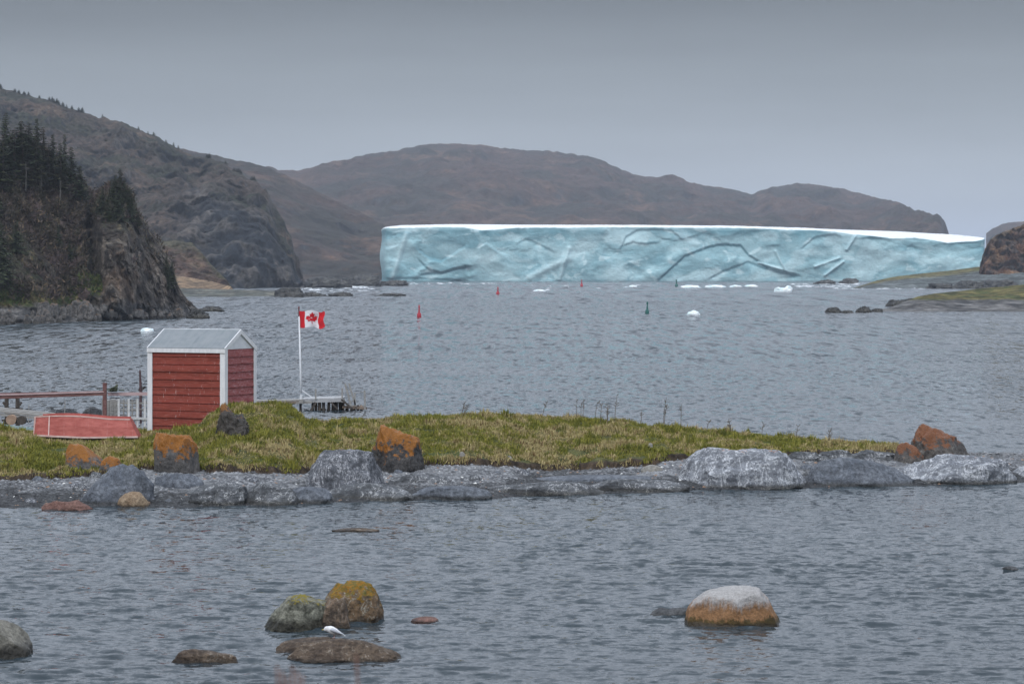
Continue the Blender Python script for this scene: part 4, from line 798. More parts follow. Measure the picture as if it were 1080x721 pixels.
for px, pt_, pb in [(-60, 95, 175), (-35, 110, 175), (-18, 112, 175), (23, 127, 172), (17, 136, 185), (31, 128, 172), (41, 124, 170), (48, 133, 175), (58, 141, 180), (65, 150, 186), (77, 155, 194), (86, 174, 206), (-6, 128, 190), (26, 145, 192), (40, 142, 190),
                    (53, 150, 190), (66, 160, 200), (5, 150, 200), (-10, 170, 225), (84, 186, 212)]:
    tree_at(px, pt_, pb, random.choice([0, 1, 3, 4, 1, 3]), TL, 'spruces on the wooded headland', ws=random.uniform(1.3, 2.3))
for px, pt_, pb in [(116, 188, 214), (121, 184, 216), (133, 187, 216), (138, 197, 222), (108, 198, 222), (112, 206, 230), (128, 200, 228), (140, 208, 230), (147, 222, 236)]:
    tree_at(px, pt_, pb, random.choice([0, 2, 4]), 'spruce crowded around the top of the rock bluff', 'spruces on the rock bluff', ws=random.uniform(1.1, 1.5))
for px, pt_, pb in [(20, 232, 262), (-12, 240, 290), (64, 236, 256), (76, 252, 272), (180, 282, 300), (184, 276, 296)]:
    tree_at(px, pt_, pb, random.choice([0, 2, 4]), 'scattered dark spruce on the lower slopes of the wooded headland', 'spruces on the lower headland', ws=1.3)
for i in range(58):
    px = float(ip(random.random(), [(0, -20), (0.5, 70), (1, 275)])); c = float(ip(px, crest_mid)); hh = random.uniform(1.6, 5.0)
    p = crest_of('middle_headland', px); place_tree(random.choice([0, 2, 4]), p - np.array((0, 0, 0.4)), hh / F * p[1] + 0.6, 'tiny spruce on the skyline of the middle headland', 'spruces along the far skyline', ws=random.uniform(1.8, 2.8))

DEADW = simple_mat('dead_wood', (0.09, 0.085, 0.078), (0.15, 0.14, 0.13), 4)
for px, pb, ht, lb in ((31, 196, 30, 'pale dead trunk standing among the spruces, leftmost of three'), (47, 200, 26, 'pale dead trunk standing among the spruces, middle of three'), (67, 208, 22, 'pale dead trunk standing among the spruces, rightmost of three')):
    p = on_hill('near_headland', px, pb); h = ht / F * p[1]; p = p - np.array((0, 1.2, 0.2)); mb = MB(); mb.tube([(0, 0, 0), (0.08, 0, h * 0.5), (0.02, 0, h)], [0.09, 0.06, 0.02], 6)
    for k in range(7): a = random.uniform(0, 6.28); z = h * random.uniform(0.35, 0.95); mb.tube([(0.05, 0, z), (0.05 + math.cos(a) * 0.5, math.sin(a) * 0.5, z + 0.15)], [0.025, 0.008], 4)
    ob = mb.build('dead_tree', DEADW, loc=tuple(float(v) for v in p)); tag(ob, lb, 'tree')
# brush (bare alder thickets) on the near headland: nobody could count it
def brush(key, n, name, label, sel, size, cols, seed, zoff=0.0):
    rg = np.random.default_rng(seed); X, Y, Z, N = SURF[key]; w_ = sel(X, Y, Z, N); w_ = np.clip(w_, 0, 1); idx = rg.choice(X.size, n, p=(w_ / w_.sum()).ravel())
    base = np.stack([X.flat[idx], Y.flat[idx], Z.flat[idx]], -1); base += rg.normal(0, 0.25, base.shape) * size
    f = fbm(base[:, 0] / 3, base[:, 1] / 3, base[:, 2] / 2, 3, seed); base[:, 2] += size * rg.random(n) * (0.4 + np.clip(f + 0.3, 0, 1)) * 1.6
    d1 = rg.normal(0, 1, (n, 3)); d1[:, 2] = np.abs(d1[:, 2]) * 1.4; d1 /= np.linalg.norm(d1, axis=1, keepdims=True); d2 = np.cross(d1, rg.normal(0, 1, (n, 3))); d2 /= np.linalg.norm(d2, axis=1, keepdims=True) + 1e-9
    L = size * rg.uniform(0.5, 1.3, n)[:, None]; V = np.stack([base - d2 * L * 0.16, base + d2 * L * 0.16, base + d1 * L], 1).reshape(-1, 3)
    kk = np.clip(0.5 + f * 1.1 + rg.normal(0, 0.2, n), 0, 1); c = lerp3(cols[0], cols[1], kk); c = lerp3(c, cols[2], (rg.random(n) < 0.12).astype(float))
    o = npmesh(name, V, np.arange(3 * n).reshape(-1, 3), NEED, smooth=False, col=np.repeat(c, 3, 0)); tag(o, label, 'shrubs', kind='stuff')
def sy(X, Y, Z): return HY - (Z - CAMZ) / Y * F
def sx(X, Y): return CX + X / Y * F
brush('near_headland', 120000, 'brush', 'bare purplish brown thickets covering the slopes of the wooded headland',
      lambda X, Y, Z, N: (sm(-430, -380, sx(X, Y)) * (sm(100, 88, sx(X, Y)) * sm(322, 308, sy(X, Y, Z)) * (1 - np.exp(-((sx(X, Y) - 97 - (sy(X, Y, Z) - 255) * 0.1) / 9) ** 4) * (sy(X, Y, Z) > 226)) + 0.7 * sm(88, 100, sx(X, Y)) * sm(240, 220, sy(X, Y, Z)) + 0.12 * (sx(X, Y) > 140) * sm(300, 270, sy(X, Y, Z))) * np.clip(0.35 + 1.6 * fbm(X / 6, Y / 6, Z / 4, 3, 5), 0.01, 1)),
      0.55, ((0.098, 0.072, 0.070), (0.050, 0.048, 0.030), (0.15, 0.11, 0.075)), 81)
brush('near_headland', 14000, 'green_bushes', 'low green bushes above the boulders of the left headland',
      lambda X, Y, Z, N: ((sx(X, Y) > -100) & (sx(X, Y) < 25)) * np.exp(-((sy(X, Y, Z) - 311) / 6) ** 2) + ((sx(X, Y) > 84) & (sx(X, Y) < 108)) * np.exp(-((sy(X, Y, Z) - 302) / 5) ** 2),
      0.45, ((0.05, 0.075, 0.022), (0.085, 0.11, 0.035), (0.15, 0.13, 0.05)), 82)
for i in range(5):
    if not used[i]: bpy.data.objects.remove(protos[i], do_unlink=True)

# ------------------------------------------------------------------ shed
def shed():
    Yc = 88.0; zb = 1.0; zg = 0.98; c = P(236.5, 452, Yc); th = R(24); root = empty('shed', (c[0], c[1], zg))
    eax = Vector((-math.cos(th), math.sin(th), 0)); gax = Vector((math.sin(th), math.cos(th), 0)); M = Matrix((( eax.x, gax.x, 0, 0), (eax.y, gax.y, 0, 0), (0, 0, 1, 0), (0, 0, 0, 1)))
    root.matrix_world = Matrix.Translation((c[0], c[1], zg)) @ M   # local x runs along the long wall to the left, local y along the gable wall
    # mirrored frame: rebuild as a plain rotation with x reversed
    ang = math.atan2(-eax.y, -eax.x); root.matrix_world = Matrix.Identity(4); root.location = (c[0], c[1], zg); root.rotation_euler = (0, 0, ang)
    L = 2.66; W = 1.88; H = 2.54; rise = 0.50
    nred = NB('red_clapboard', 0.75); v = nred.tc.outputs['Object']
    a = nred.noise(nred.map(v, (0.7, 0.7, 6)), 2.5, 5, 0.7); bnd = nred.noise(nred.map(v, (0.02, 0.02, 4.2)), 1.0, 1, 0.5); sp = nred.noise(nred.map(v, (5, 5, 1.5)), 2.0, 4, 0.8); sp2 = nred.noise(nred.map(v, (1.2, 1.2, 20)), 3.0, 3, 0.7)
    cr = nred.mix(nred.rng(a, 0.3, 0.7), (0.135, 0.026, 0.018), (0.235, 0.052, 0.034)); cr = nred.mix(nred.rng(bnd, 0.4, 0.6, 0, 0.45), cr, (0.30, 0.065, 0.050))
    cr = nred.mix(nred.rng(sp, 0.60, 0.70, 0, 0.6), cr, (0.50, 0.40, 0.37)); cr = nred.mix(nred.rng(sp2, 0.54, 0.68, 0, 0.4), cr, (0.42, 0.20, 0.17)); RED = nred.done(cr, spec=0.2)
    nf = NB('faded_red_clapboard', 0.8); v = nf.tc.outputs['Object']; a = nf.noise(nf.map(v, (1, 1, 7)), 2.5, 5, 0.75); sp = nf.noise(nf.map(v, (2, 2, 9)), 3, 4, 0.75)
    cf = nf.mix(nf.rng(a, 0.3, 0.7), (0.20, 0.045, 0.045), (0.34, 0.125, 0.125)); cf = nf.mix(nf.rng(sp, 0.52, 0.68, 0, 0.6), cf, (0.48, 0.34, 0.35)); cf = nf.mix(nf.rng(a, 0.64, 0.75, 0, 0.8), cf, (0.09, 0.03, 0.03)); FAD = nf.done(cf, spec=0.2)
    WHT = simple_mat('white_trim_paint', (0.62, 0.63, 0.65), (0.74, 0.75, 0.77), 3, 0.6, (3, 3, 0.8)); GRY = simple_mat('gable_paint', (0.60, 0.62, 0.65), (0.70, 0.72, 0.75), 3, 0.7)
    nr = NB('roof_felt', 0.7); v = nr.tc.outputs['Object']; a = nr.noise(v, 3, 5, 0.65); st = nr.noise(nr.map(v, (5, 0.4, 0.4)), 2, 3, 0.6)
    ROOF = nr.done(nr.mix(nr.rng(a, 0.3, 0.7), nr.mix(nr.rng(st, 0.3, 0.7), (0.145, 0.17, 0.19), (0.20, 0.225, 0.24)), (0.215, 0.235, 0.25)), nr.bump(st, 0.02), spec=0.4)
    def siding(A, B, out, mat, name='wall', top=H - 0.02):
        """lapped boards between plan points A and B, each board tilted out at its lower edge"""
        A, B, out = Vector(A), Vector(B), Vector(out); mb = MB(); nb = 11; z = -0.12; bh = (top + 0.12) / nb
        for i in range(nb):
            j = random.uniform(-0.006, 0.006); s0 = random.uniform(-0.004, 0.004)
            z0 = z + i * bh + j; z1 = z0 + bh + 0.012; o0 = 0.046 + random.uniform(-.005, .005); o1 = 0.014
            p = [A + out * o0 + Vector((0, 0, z0)), B + out * o0 + Vector((0, 0, z0 + s0)), B + out * o1 + Vector((0, 0, z1)), A + out * o1 + Vector((0, 0, z1))]
            q = [A + Vector((0, 0, z0)), B + Vector((0, 0, z0 + s0)), B - out * 0.005 + Vector((0, 0, z1)), A - out * 0.005 + Vector((0, 0, z1))]
            mb.add(p + q, [(0, 1, 2, 3), (7, 6, 5, 4), (4, 5, 1, 0), (3, 2, 6, 7), (0, 3, 7, 4), (1, 5, 6, 2)])
        return mb.build(name, mat, root)
    # local: x from -L (left end) to 0 (near right corner), y 0 front long wall .. W back
    siding((-L, 0, 0), (0, 0, 0), (0, -1, 0), RED); s2 = siding((0, 0, 0), (0, W, 0), (1, 0, 0), FAD); s2['label'] = 'faded pinkish red gable wall'
    siding((0, W, 0), (-L, W, 0), (0, 1, 0), RED); siding((-L, W, 0), (-L, 0, 0), (-1, 0, 0), RED)
    cb = 0.062
    for x, y, w1 in ((0, 0, 0.115), (-L, 0, 0.11), (0, W, 0.10), (-L, W, 0.12)):
        sx_, sy_ = (1 if x == 0 else -1), (-1 if y == 0 else 1); mb = MB()
        mb.box(*sorted((x + sx_ * cb, x - sx_ * w1)), *sorted((y + sy_ * cb, y + sy_ * 0.04)), -0.15, H - 0.02)
        mb.box(*sorted((x + sx_ * cb, x + sx_ * 0.04)), *sorted((y + sy_ * 0.039, y - sy_ * w1)), -0.15, H - 0.021); mb.build('corner_board', WHT, root)
    # roof: two slabs with overhang, white fascia at the eaves and bargeboards on the gables
    ov = 0.08; ox = 0.07; hw = W / 2; sl_ = rise / hw; ez = H - 0.02 - ov * sl_ + 0.04
    for sgn, nm in ((1, 'roof'), (-1, 'roof')):
        mb = MB(); ye = -ov if sgn > 0 else W + ov; yr = hw
        za, zr = ez, H + rise + 0.04; x0, x1 = -L - ox, ox; th_ = 0.035
        v_ = [(x0, ye, za), (x1, ye, za), (x1, yr, zr), (x0, yr, zr), (x0, ye, za + th_), (x1, ye, za + th_), (x1, yr, zr + th_), (x0, yr, zr + th_)]
        mb.add(v_, [(3, 2, 1, 0), (4, 5, 6, 7), (0, 1, 5, 4), (1, 2, 6, 5), (2, 3, 7, 6), (3, 0, 4, 7)]); mb.build(nm, ROOF, root)
        mb = MB(); mb.box(x0 + 0.004, x1 - 0.004, *sorted((ye - 0.012 * sgn, ye + 0.012 * sgn)), za - 0.115, za + 0.012); mb.build('fascia', WHT, root)
        for xe in (x1, x0):
            mb = MB(); xi = xe - 0.028 * (1 if xe > 0 else -1); xa, xb = sorted((xi, xe + 0.003 * (1 if xe > 0 else -1)))
            v_ = [(xa, ye, za - 0.11), (xb, ye, za - 0.11), (xb, yr, zr - 0.11), (xa, yr, zr - 0.11), (xa, ye, za + th_ + .004), (xb, ye, za + th_ + .004), (xb, yr, zr + th_ + .004), (xa, yr, zr + th_ + .004)]
            mb.add(v_, [(3, 2, 1, 0), (4, 5, 6, 7), (0, 1, 5, 4), (1, 2, 6, 5), (2, 3, 7, 6), (3, 0, 4, 7)]); mb.build('bargeboard', WHT, root)
    for x in (0.03, -L - 0.03):
        mb = MB(); xa, xb = sorted((x, x - 0.03 * (1 if x > 0 else -1))); hh = H - 0.03
        mb.add([(xa, -0.02, hh), (xa, W + 0.02, hh), (xa, hw, hh + rise + 0.02), (xb, -0.02, hh), (xb, W + 0.02, hh), (xb, hw, hh + rise + 0.02)], [(0, 1, 2), (5, 4, 3), (0, 3, 4, 1), (1, 4, 5, 2), (2, 5, 3, 0)]); mb.build('gable_panel', GRY, root)
    MB().tube([(-L - ox, hw, H + rise + 0.065), (ox, hw, H + rise + 0.065)], 0.022, 8).build('ridge_cap', simple_mat('ridge_metal', (0.5, 0.54, 0.57), (0.58, 0.6, 0.62), 3), root, smooth=True)
    MB().box(-L + 0.02, -0.02, 0.02, W - 0.02, -0.3, 0.02).build('floor_frame', simple_mat('weathered_frame', (0.12, 0.11, 0.10), (0.2, 0.19, 0.18), 4), root)
    tag(root, 'small red clapboard shed with white trim and a pale grey gable roof', 'shed')
shed()

# ------------------------------------------------------------------ upturned boat
def boat():
    Y = 86.2; l = P(36.5, 459.5, Y); r = P(147, 461, Y); z0 = l[2]; L = r[0] - l[0]; cx = (l[0] + r[0]) / 2; root = empty('rowing_boat', (cx, Y, z0 - 0.03)); root.rotation_euler = (0, R(0.6), R(2))
    n = NB('faded_red_hull', 0.7); v = n.tc.outputs['Object']; a = n.noise(n.map(v, (1, 1, 3)), 3, 5, 0.7); s = n.noise(n.map(v, (9, 2, 0.8)), 1.5, 3, 0.7); t = n.noise(v, 14, 3, 0.6)
    c = n.mix(n.rng(a, 0.3, 0.7), (0.30, 0.072, 0.060), (0.43, 0.13, 0.11)); c = n.mix(n.rng(s, 0.6, 0.75, 0, 0.35), c, (0.62, 0.40, 0.36)); c = n.mix(n.rng(t, 0.66, 0.74, 0, 0.5), c, (0.28, 0.09, 0.075)); HM = n.done(c, spec=0.25)
    PK = simple_mat('pale_gunwale', (0.55, 0.36, 0.33), (0.66, 0.52, 0.48), 5, 0.8)
    ns = 28; xs = np.linspace(0, 1, ns); V = []; Hh = 0.66
    for i, t in enumerate(xs):
        # t=0 bow (left), t=1 transom (right); upside down: bottom panel on top, gunwale on the ground
        wg = 0.60 * math.sin(min(1, t * 1.5 + 0.03) * math.pi / 2) ** 0.7 * (1 - 0.12 * sm(0.6, 1, t)); wb = wg * 0.62 * sm(0, 0.3, t + 0.03)
        zt = Hh * (0.90 + 0.10 * math.sin(min(t * 1.3, 1) * math.pi)) * (1 - 0.06 * t); zg = 0.03 * abs(t - 0.5) * 2
        xg = -L / 2 + L * t; xt = -L / 2 + L * (0.012 + t * 0.905); yb = -1
        m = 0.55
        V += [(xg, -wg, zg), (xg * (1 - m) + xt * m, -(wg * (1 - m) + wb * m) * 1.06, zg * (1 - m) + zt * m), (xt, -wb, zt), (xt, 0, zt + 0.02), (xt, wb, zt), (xg * (1 - m) + xt * m, (wg * (1 - m) + wb * m) * 1.06, zg * (1 - m) + zt * m), (xg, wg, zg)]
    k = 7; F_ = []
    for i in range(ns - 1):
        for j in range(k - 1): F_.append((i * k + j, (i + 1) * k + j, (i + 1) * k + j + 1, i * k + j + 1))
    F_.append(tuple(range((ns - 1) * k, ns * k))); F_.append(tuple(reversed(range(k))))
    MB().add(V, F_).build('hull', HM, root)
    for s in (-1, 1):
        pts = [Vector(V[i * k + (0 if s < 0 else 6)]) + Vector((0, 0.02 * s, 0.015)) for i in range(ns)]; mb = MB()
        for i in range(ns - 1): mb.bar(pts[i], pts[i + 1], 0.035, 0.05)
        mb.build('gunwale', PK, root)
    mb = MB()
    for i in range(ns - 1): mb.bar(Vector(V[i * k + 2]) + Vector((0, -0.008, 0)), Vector(V[(i + 1) * k + 2]) + Vector((0, -0.008, 0)), 0.02, 0.035)
    mb.build('chine_rail', PK, root)
    mb = MB()
    for i in range(2, ns - 1): mb.bar(Vector(V[i * k + 3]) + Vector((0, 0, .025)), Vector(V[(i + 1) * k + 3]) + Vector((0, 0, .025)), 0.04, 0.05)
    mb.build('keel', HM, root)
    MB().bar((-L / 2 - 0.012, 0, 0.0), (-L / 2 + 0.02, 0, 0.60), 0.05, 0.06).build('stem', PK, root)
    a_ = Vector(V[4 * k + 0]); b_ = Vector(V[4 * k + 2]); MB().bar(a_ + Vector((0, -0.02, 0)), b_ + Vector((0, -0.02, 0)), 0.035, 0.02).build('rib', PK, root)
    tag(root, 'faded red rowing boat lying upside down on the grass beside the shed', 'boat')
boat()

# ------------------------------------------------------------------ woodwork
W_GREY = simple_mat('weathered_grey_wood', (0.20, 0.195, 0.185), (0.36, 0.35, 0.335), 5, 0.9, (1, 6, 6))
W_PALE = simple_mat('bleached_deck_wood', (0.27, 0.275, 0.285), (0.42, 0.425, 0.435), 5, 0.9, (1, 6, 6)); W_BRN = simple_mat('brown_piling_wood', (0.13, 0.095, 0.07), (0.32, 0.255, 0.21), 5, 0.9, (6, 6, 1))
W_DRK = simple_mat('wet_dark_wood', (0.04, 0.034, 0.03), (0.10, 0.085, 0.075), 5, 0.9, (6, 6, 1)); W_RED = simple_mat('red_rail_paint', (0.11, 0.045, 0.042), (0.22, 0.12, 0.11), 5, 0.85, (1, 6, 6)); W_PINK = simple_mat('pale_red_plank', (0.40, 0.27, 0.27), (0.50, 0.38, 0.38), 5, 0.85, (1, 6, 6))
W_WHT = simple_mat('white_picket_paint', (0.50, 0.51, 0.53), (0.66, 0.67, 0.69), 5, 0.8)
def pt(px, py, Y): return Vector(P(px, py, Y))
def stage_left():
    Y = 98.0; o = pt(30, 452, Y); o.z = 0.0; root = empty('fishing_stage', o); q = lambda px, py, dy=0: pt(px, py, Y + dy) - o
    MB().bar(q(-90, 421.5), q(110, 414.8), 0.10, 0.13).build('rail_beam', W_RED, root)
    MB().bar(q(-90, 419.0, 0.0), q(110, 413.0, 0.0), 0.16, 0.045).build('top_plank', W_PINK, root)
    MB().bar(q(-90, 416.9, 1.3), q(112, 413.4, 1.3), 0.08, 0.08).build('rail_beam', W_RED, root)
    MB().bar(q(114, 415.4), q(157, 415.2), 0.10, 0.11).build('back_rail', W_PINK, root)
    MB().bar(q(110.5, 441), q(110.5, 403.5), 0.13, 0.13).build('post', W_RED, root)
    for px in (7, 18.5): MB().bar(q(px, 450), q(px, 420), 0.12, 0.14).build('post', W_DRK, root)
    for a, b in (((3, 424), (23, 446)), ((23, 424), (4, 446)), ((2, 431), (24, 431)), ((2, 443), (25, 443))): MB().bar(q(*a, -0.1), q(*b, -0.1), 0.07, 0.07).build('brace', W_DRK, root)
    for px in (-60, -35): MB().bar(q(px, 450), q(px, 422), 0.12, 0.14).build('post', W_DRK, root)
    MB().bar(q(30, 446), q(30.6, 426), 0.025).build('stake', W_GREY, root); MB().bar(q(68, 446), q(68.6, 422), 0.025).build('stake', W_GREY, root)
    tag(root, 'long red-railed fishing stage on dark posts running behind the boat', 'fishing stage')
    # grey plank ramp
    Y2 = 95; o2 = pt(25, 440, Y2); r2 = empty('plank_ramp', o2)
    for k, (dy, dz) in enumerate(((0, 0), (0.3, 1.6), (0.6, 3.0))):
        MB().bar(pt(-40, 429.5 - dz, Y2 + dy) - o2, pt(58, 439.5 - dz, Y2 + dy) - o2, 0.26, 0.07).build('plank', W_GREY, r2)
    MB().bar(pt(-40, 433, Y2 - .1) - o2, pt(52, 442, Y2 - .1) - o2, 0.06, 0.08).build('stringer', W_GREY, r2); tag(r2, 'weathered grey plank ramp sloping down behind the boat', 'ramp')
    MB_ = MB(); MB_.bar((-1.2, 0, 0.07), (0.62, 0, -0.13), 0.10, 0.06); ob = MB_.build('teal_plank', simple_mat('teal_paint', (0.20, 0.30, 0.32), (0.30, 0.40, 0.41), 4), loc=tuple(pt(18, 448, 90))); tag(ob, 'thin teal painted plank lying low left of the boat', 'plank')
    ob = MB().tube([(0, 0, -0.05), (0, 0.25, -0.05)], 0.17, 16).build('log_end', simple_mat('cut_log', (0.27, 0.18, 0.13), (0.38, 0.27, 0.2), 6), loc=tuple(pt(11.5, 441, 94.5)), smooth=False); tag(ob, 'sawn round log end under the stage', 'log')
    ob = MB().tube([(0, 0, -0.05), (0, 0.25, -0.05)], 0.15, 16).build('log_end', W_DRK, loc=tuple(pt(22.5, 441.5, 94.5)), smooth=False); tag(ob, 'dark log end right of the sawn one', 'log')
    # grey wooden block
    b = pt(107.5, 447, 100); w = 16.5 / F * 100; mb = MB(); 
    for i in range(4): mb.box(i * w / 4, (i + 1) * w / 4 - 0.012, 0, 0.5, 0, 0.86 + (-0.02 if i % 2 else 0.0))
    mb.box(0.01, w - 0.02, 0.02, 0.48, 0.0, 0.80); ob = mb.build('wooden_box', W_GREY, loc=tuple(b)); tag(ob, 'grey board box behind the boat left of the picket fence', 'box')
    # picket fence
    Yf = 93; o3 = pt(140, 450, Yf); r3 = empty('picket_fence', o3)
    for px in (125.2, 135.8, 145, 152.8): MB().bar(pt(px, 450, Yf) - o3, pt(px, 420.5, Yf) - o3, 0.065, 0.03).build('picket', W_WHT, r3)
    for py in (425, 440.5): MB().bar(pt(121, py, Yf + 0.04) - o3, pt(157, py, Yf + 0.04) - o3, 0.035, 0.05).build('fence_rail', W_GREY, r3)
    for py in (431.5,): MB().bar(pt(122, py, Yf + 0.04) - o3, pt(157, py, Yf + 0.04) - o3, 0.03, 0.03).build('fence_rail', W_GREY, r3)
    MB().bar(pt(124, 439.7, Yf - .04) - o3, pt(157, 441.7, Yf - .04) - o3, 0.035, 0.07).build('fence_rail', W_WHT, r3)
    tag(r3, 'short white picket fence between the boat and the shed', 'fence')
    # net pen behind
    mb = MB(); Yn = 99
    for i in range(9): mb.bar(pt(117 + i * 4.5, 448, Yn), pt(117 + i * 4.5, 421, Yn), 0.05, 0.04)
    for py in (423, 428, 433, 438, 443): mb.bar(pt(116, py, Yn + .05), pt(155, py, Yn + .05), 0.04, 0.03)
    ob = mb.build('lattice_panel', W_GREY); tag(ob, 'grey wooden lattice panel behind the white pickets', 'panel')
    # iron winch post
    Yp = 99; o4 = pt(148.5, 446, Yp); r4 = empty('winch_post', o4); MB().tube([(0, 0, 0), (-0.01, 0, 0.6), (0.0, 0, 1.1), (-0.03, 0, 1.84)], [0.04, 0.045, 0.055, 0.03], 8).build('post', simple_mat('rusty_iron', (0.05, 0.03, 0.035), (0.12, 0.07, 0.07), 6), r4)
    MB().bar((-0.1, 0, 1.0), (0.16, 0, 1.27), 0.05).bar((0.0, 0, 1.24), (0.2, 0, 1.24), 0.05).bar((-0.08, 0, 1.12), (0.03, 0, 1.4), 0.04).build('crank_arm', W_DRK, r4); tag(r4, 'dark upright winch post with a crank left of the shed', 'winch post')
    # tangle on the rail
    rg = np.random.default_rng(9); mb = MB(); c0 = pt(120, 412.5, 97.9)
    for i in range(26):
        a = Vector(rg.normal(0, 1, 3)) * 0.10; a.z = abs(a.z) * 0.6; mb.bar(c0 + Vector((a.x * 1.5, a.y, a.z)), c0 + Vector((a.x * 0.3 + 0.1, -a.y, a.z * 1.6)), 0.035)
    ob = mb.build('net_bundle', simple_mat('net', (0.05, 0.06, 0.04), (0.10, 0.11, 0.07), 6)); tag(ob, 'dark bundle of netting lying on the stage rail', 'net')
stage_left()
def stage_right():
    Y = YW(432.8); o = pt(318, 433, Y); o.z = 0; root = empty('wooden_wharf', o); q = lambda px, py, dy=0: pt(px, py, Y + dy) - o
    for k in range(9):   # deck boards run across, slight tilt
        a = q(318 + k * 4.9, 421.6 - k * 0.15); b = q(322.6 + k * 4.9, 421.6 - k * 0.15)
        MB().box(a.x, b.x, -0.1, 1.9 + 0.05 * math.sin(k * 3), a.z - 0.03, a.z + 0.045, jit=0.008).build('deck_board', W_PALE, root)
    MB().bar(q(316, 423.2, -0.14), q(363, 421.8, -0.14), 0.07, 0.13).build('edge_beam', W_PALE, root)
    MB().bar(q(316, 423.8, 1.8), q(363, 422.2, 1.8), 0.07, 0.10).build('edge_beam', W_GREY, root)
    rg = np.random.default_rng(12)
    for i, px in enumerate((330, 333.5, 337, 341, 347, 351.5, 355, 358.5, 362, 366, 370.5, 374, 377.5, 381)):
        t = 421.5 if px < 363 else 428 + rg.uniform(-2, 1); MB().tube([q(px + rg.uniform(-.8, .8), 437, rg.uniform(0, 1.5)), q(px, t, 0.05)], 0.055 + 0.02 * rg.random(), 8).build('pile', W_BRN if i % 3 else W_DRK, root)
    for a, b, w, m in (((333, 424), (328, 433), .10, W_DRK), ((349, 424), (356, 431), .07, W_DRK), ((360, 421), (372, 431), .08, W_DRK), ((364, 404.5), (371, 431), .075, W_GREY), ((368, 404), (375, 428), .075, W_GREY), ((361, 409), (361, 424), .075, W_GREY), ((384.5, 411.5), (385, 431.5), .075, W_GREY), ((374, 414), (374.5, 427), .075, W_GREY), ((333, 410), (333, 421), .065, W_GREY)):
        MB().bar(q(*a, -0.2), q(*b, -0.2), w).build('timber', m, root)
    MB().bar(q(361, 429), q(387, 430.5), 0.07, 0.10).build('low_beam', W_BRN, root); MB().bar(q(362, 428.5, 1), q(385, 428.5, 1), 0.07, 0.08).build('low_beam', W_GREY, root)
    for k in range(3): f_ = (k + 1) / 4.0; MB().bar(q(364 + 7 * f_, 404.5 + 26 * f_, -0.2), q(368 + 7 * f_, 404 + 24 * f_, -0.2), 0.03).build('rung', W_GREY, root)
    MB().bar(q(374, 414.5, -.1), q(385, 413, -.1), 0.02).build('rope', W_GREY, root)
    tag(root, 'small weathered wharf on piles to the right of the flagpole', 'wharf')
    # boardwalk to the wharf
    o2 = pt(290, 425, Y); o2.z = 0.35; r2 = empty('boardwalk', o2); a, b = pt(255, 423.0, Y - 1), pt(318, 421.8, Y)
    for dy in (0, 0.28, 0.56): MB().bar(a + Vector((0, dy, 0)) - o2, b + Vector((0, dy, 0)) - o2, 0.25, 0.05).build('plank', W_GREY, r2)
    MB().bar(a + Vector((0, -0.14, -0.08)) - o2, b + Vector((0, -0.14, -0.08)) - o2, 0.06, 0.10).build('stringer', W_BRN, r2)
    for px in (272, 290, 306, 317): MB().bar(pt(px, 424, Y) - o2, Vector((pt(px, 424, Y).x, Y, -0.3)) - o2, 0.10).build('post', W_DRK, r2)
    MB().bar(pt(300, 425.5, Y - .2) - o2, pt(329, 424, Y - .2) - o2, 0.12, 0.09).build('stringer', W_GREY, r2)
    tag(r2, 'low grey plank walkway leading from the shed to the wharf', 'walkway')
    # flagpole and flag
    Yp = Y - 0.3; zb = float(pt(318, 421.5, Yp).z); o3 = Vector((float(pt(317.8, 0, Yp).x), Yp, zb)); r3 = empty('flagpole', o3)
    top = float(pt(0, 326, Yp).z) - zb; lean = -2.6 / F * Yp; WP = simple_mat('white_pole_paint', (0.60, 0.62, 0.65), (0.72, 0.74, 0.77), 4, 0.5)
    MB().tube([(0, 0, -0.15), (lean * .3, 0, top * 0.3), (lean * 0.9, 0, top * 0.93)], [0.047, 0.042, 0.030], 12).build('pole', WP, r3, smooth=True)
    MB().tube([(lean * 0.9, 0, top * 0.92), (lean, 0, top + 0.05)], [0.032, 0.026], 10).tube([(lean, 0, top + 0.05), (lean, 0, top + 0.12)], [0.045, 0.02], 10).build('pole_tip', simple_mat('dark_red_tip', (0.10, 0.025, 0.03), (0.17, 0.05, 0.055), 5), r3)
    MB().bar((0, 0, 0.42), (0.46, 0, 0.10), 0.045).bar((0, 0, 0.22), (-0.05, 0, -0.1), 0.10).build('brace', WP, r3)
    MB().box(-0.09, 0.09, -0.09, 0.09, -0.14, 0.03).build('base_block', W_GREY, r3); MB().bar((lean * .9 + 0.045, -0.03, top * 0.9), (0.05, -0.03, 0.5), 0.008).build('halyard', W_GREY, r3); tag(r3, 'slim white flagpole with a dark red tip at the wharf', 'flagpole')
    # flag: cloth in three zones, leaf as its own part on both faces
    w_ = 27.0 / F * Yp; h_ = 17.6 / F * Yp; ft = float(pt(0, 327.6, Yp).z); fx = float(pt(315.6, 0, Yp).x)
    def wav(s, t): return (fx + w_ * s - 0.02 * math.sin(s * 8) + 0.035 * s * math.sin(t * 9), Yp - 0.02 + 0.13 * s * math.sin(s * 10.0 + t * 1.5) + 0.02 * math.sin(t * 4) * s, ft - h_ * t - 0.03 * s * h_ - 0.05 * math.sin(s * 9 + 0.6) * (0.3 + s) * (1 if True else 0) + 0.02 * s * math.sin(t * 7))
    nx, ny = 72, 30; V = [wav(i / nx, j / ny) for j in range(ny + 1) for i in range(nx + 1)]; Q = gridq(ny + 1, nx + 1); mi = [0 if ((q_[0] % (nx + 1)) < nx * 0.235 or (q_[0] % (nx + 1)) >= nx * 0.735) else 1 for q_ in Q]
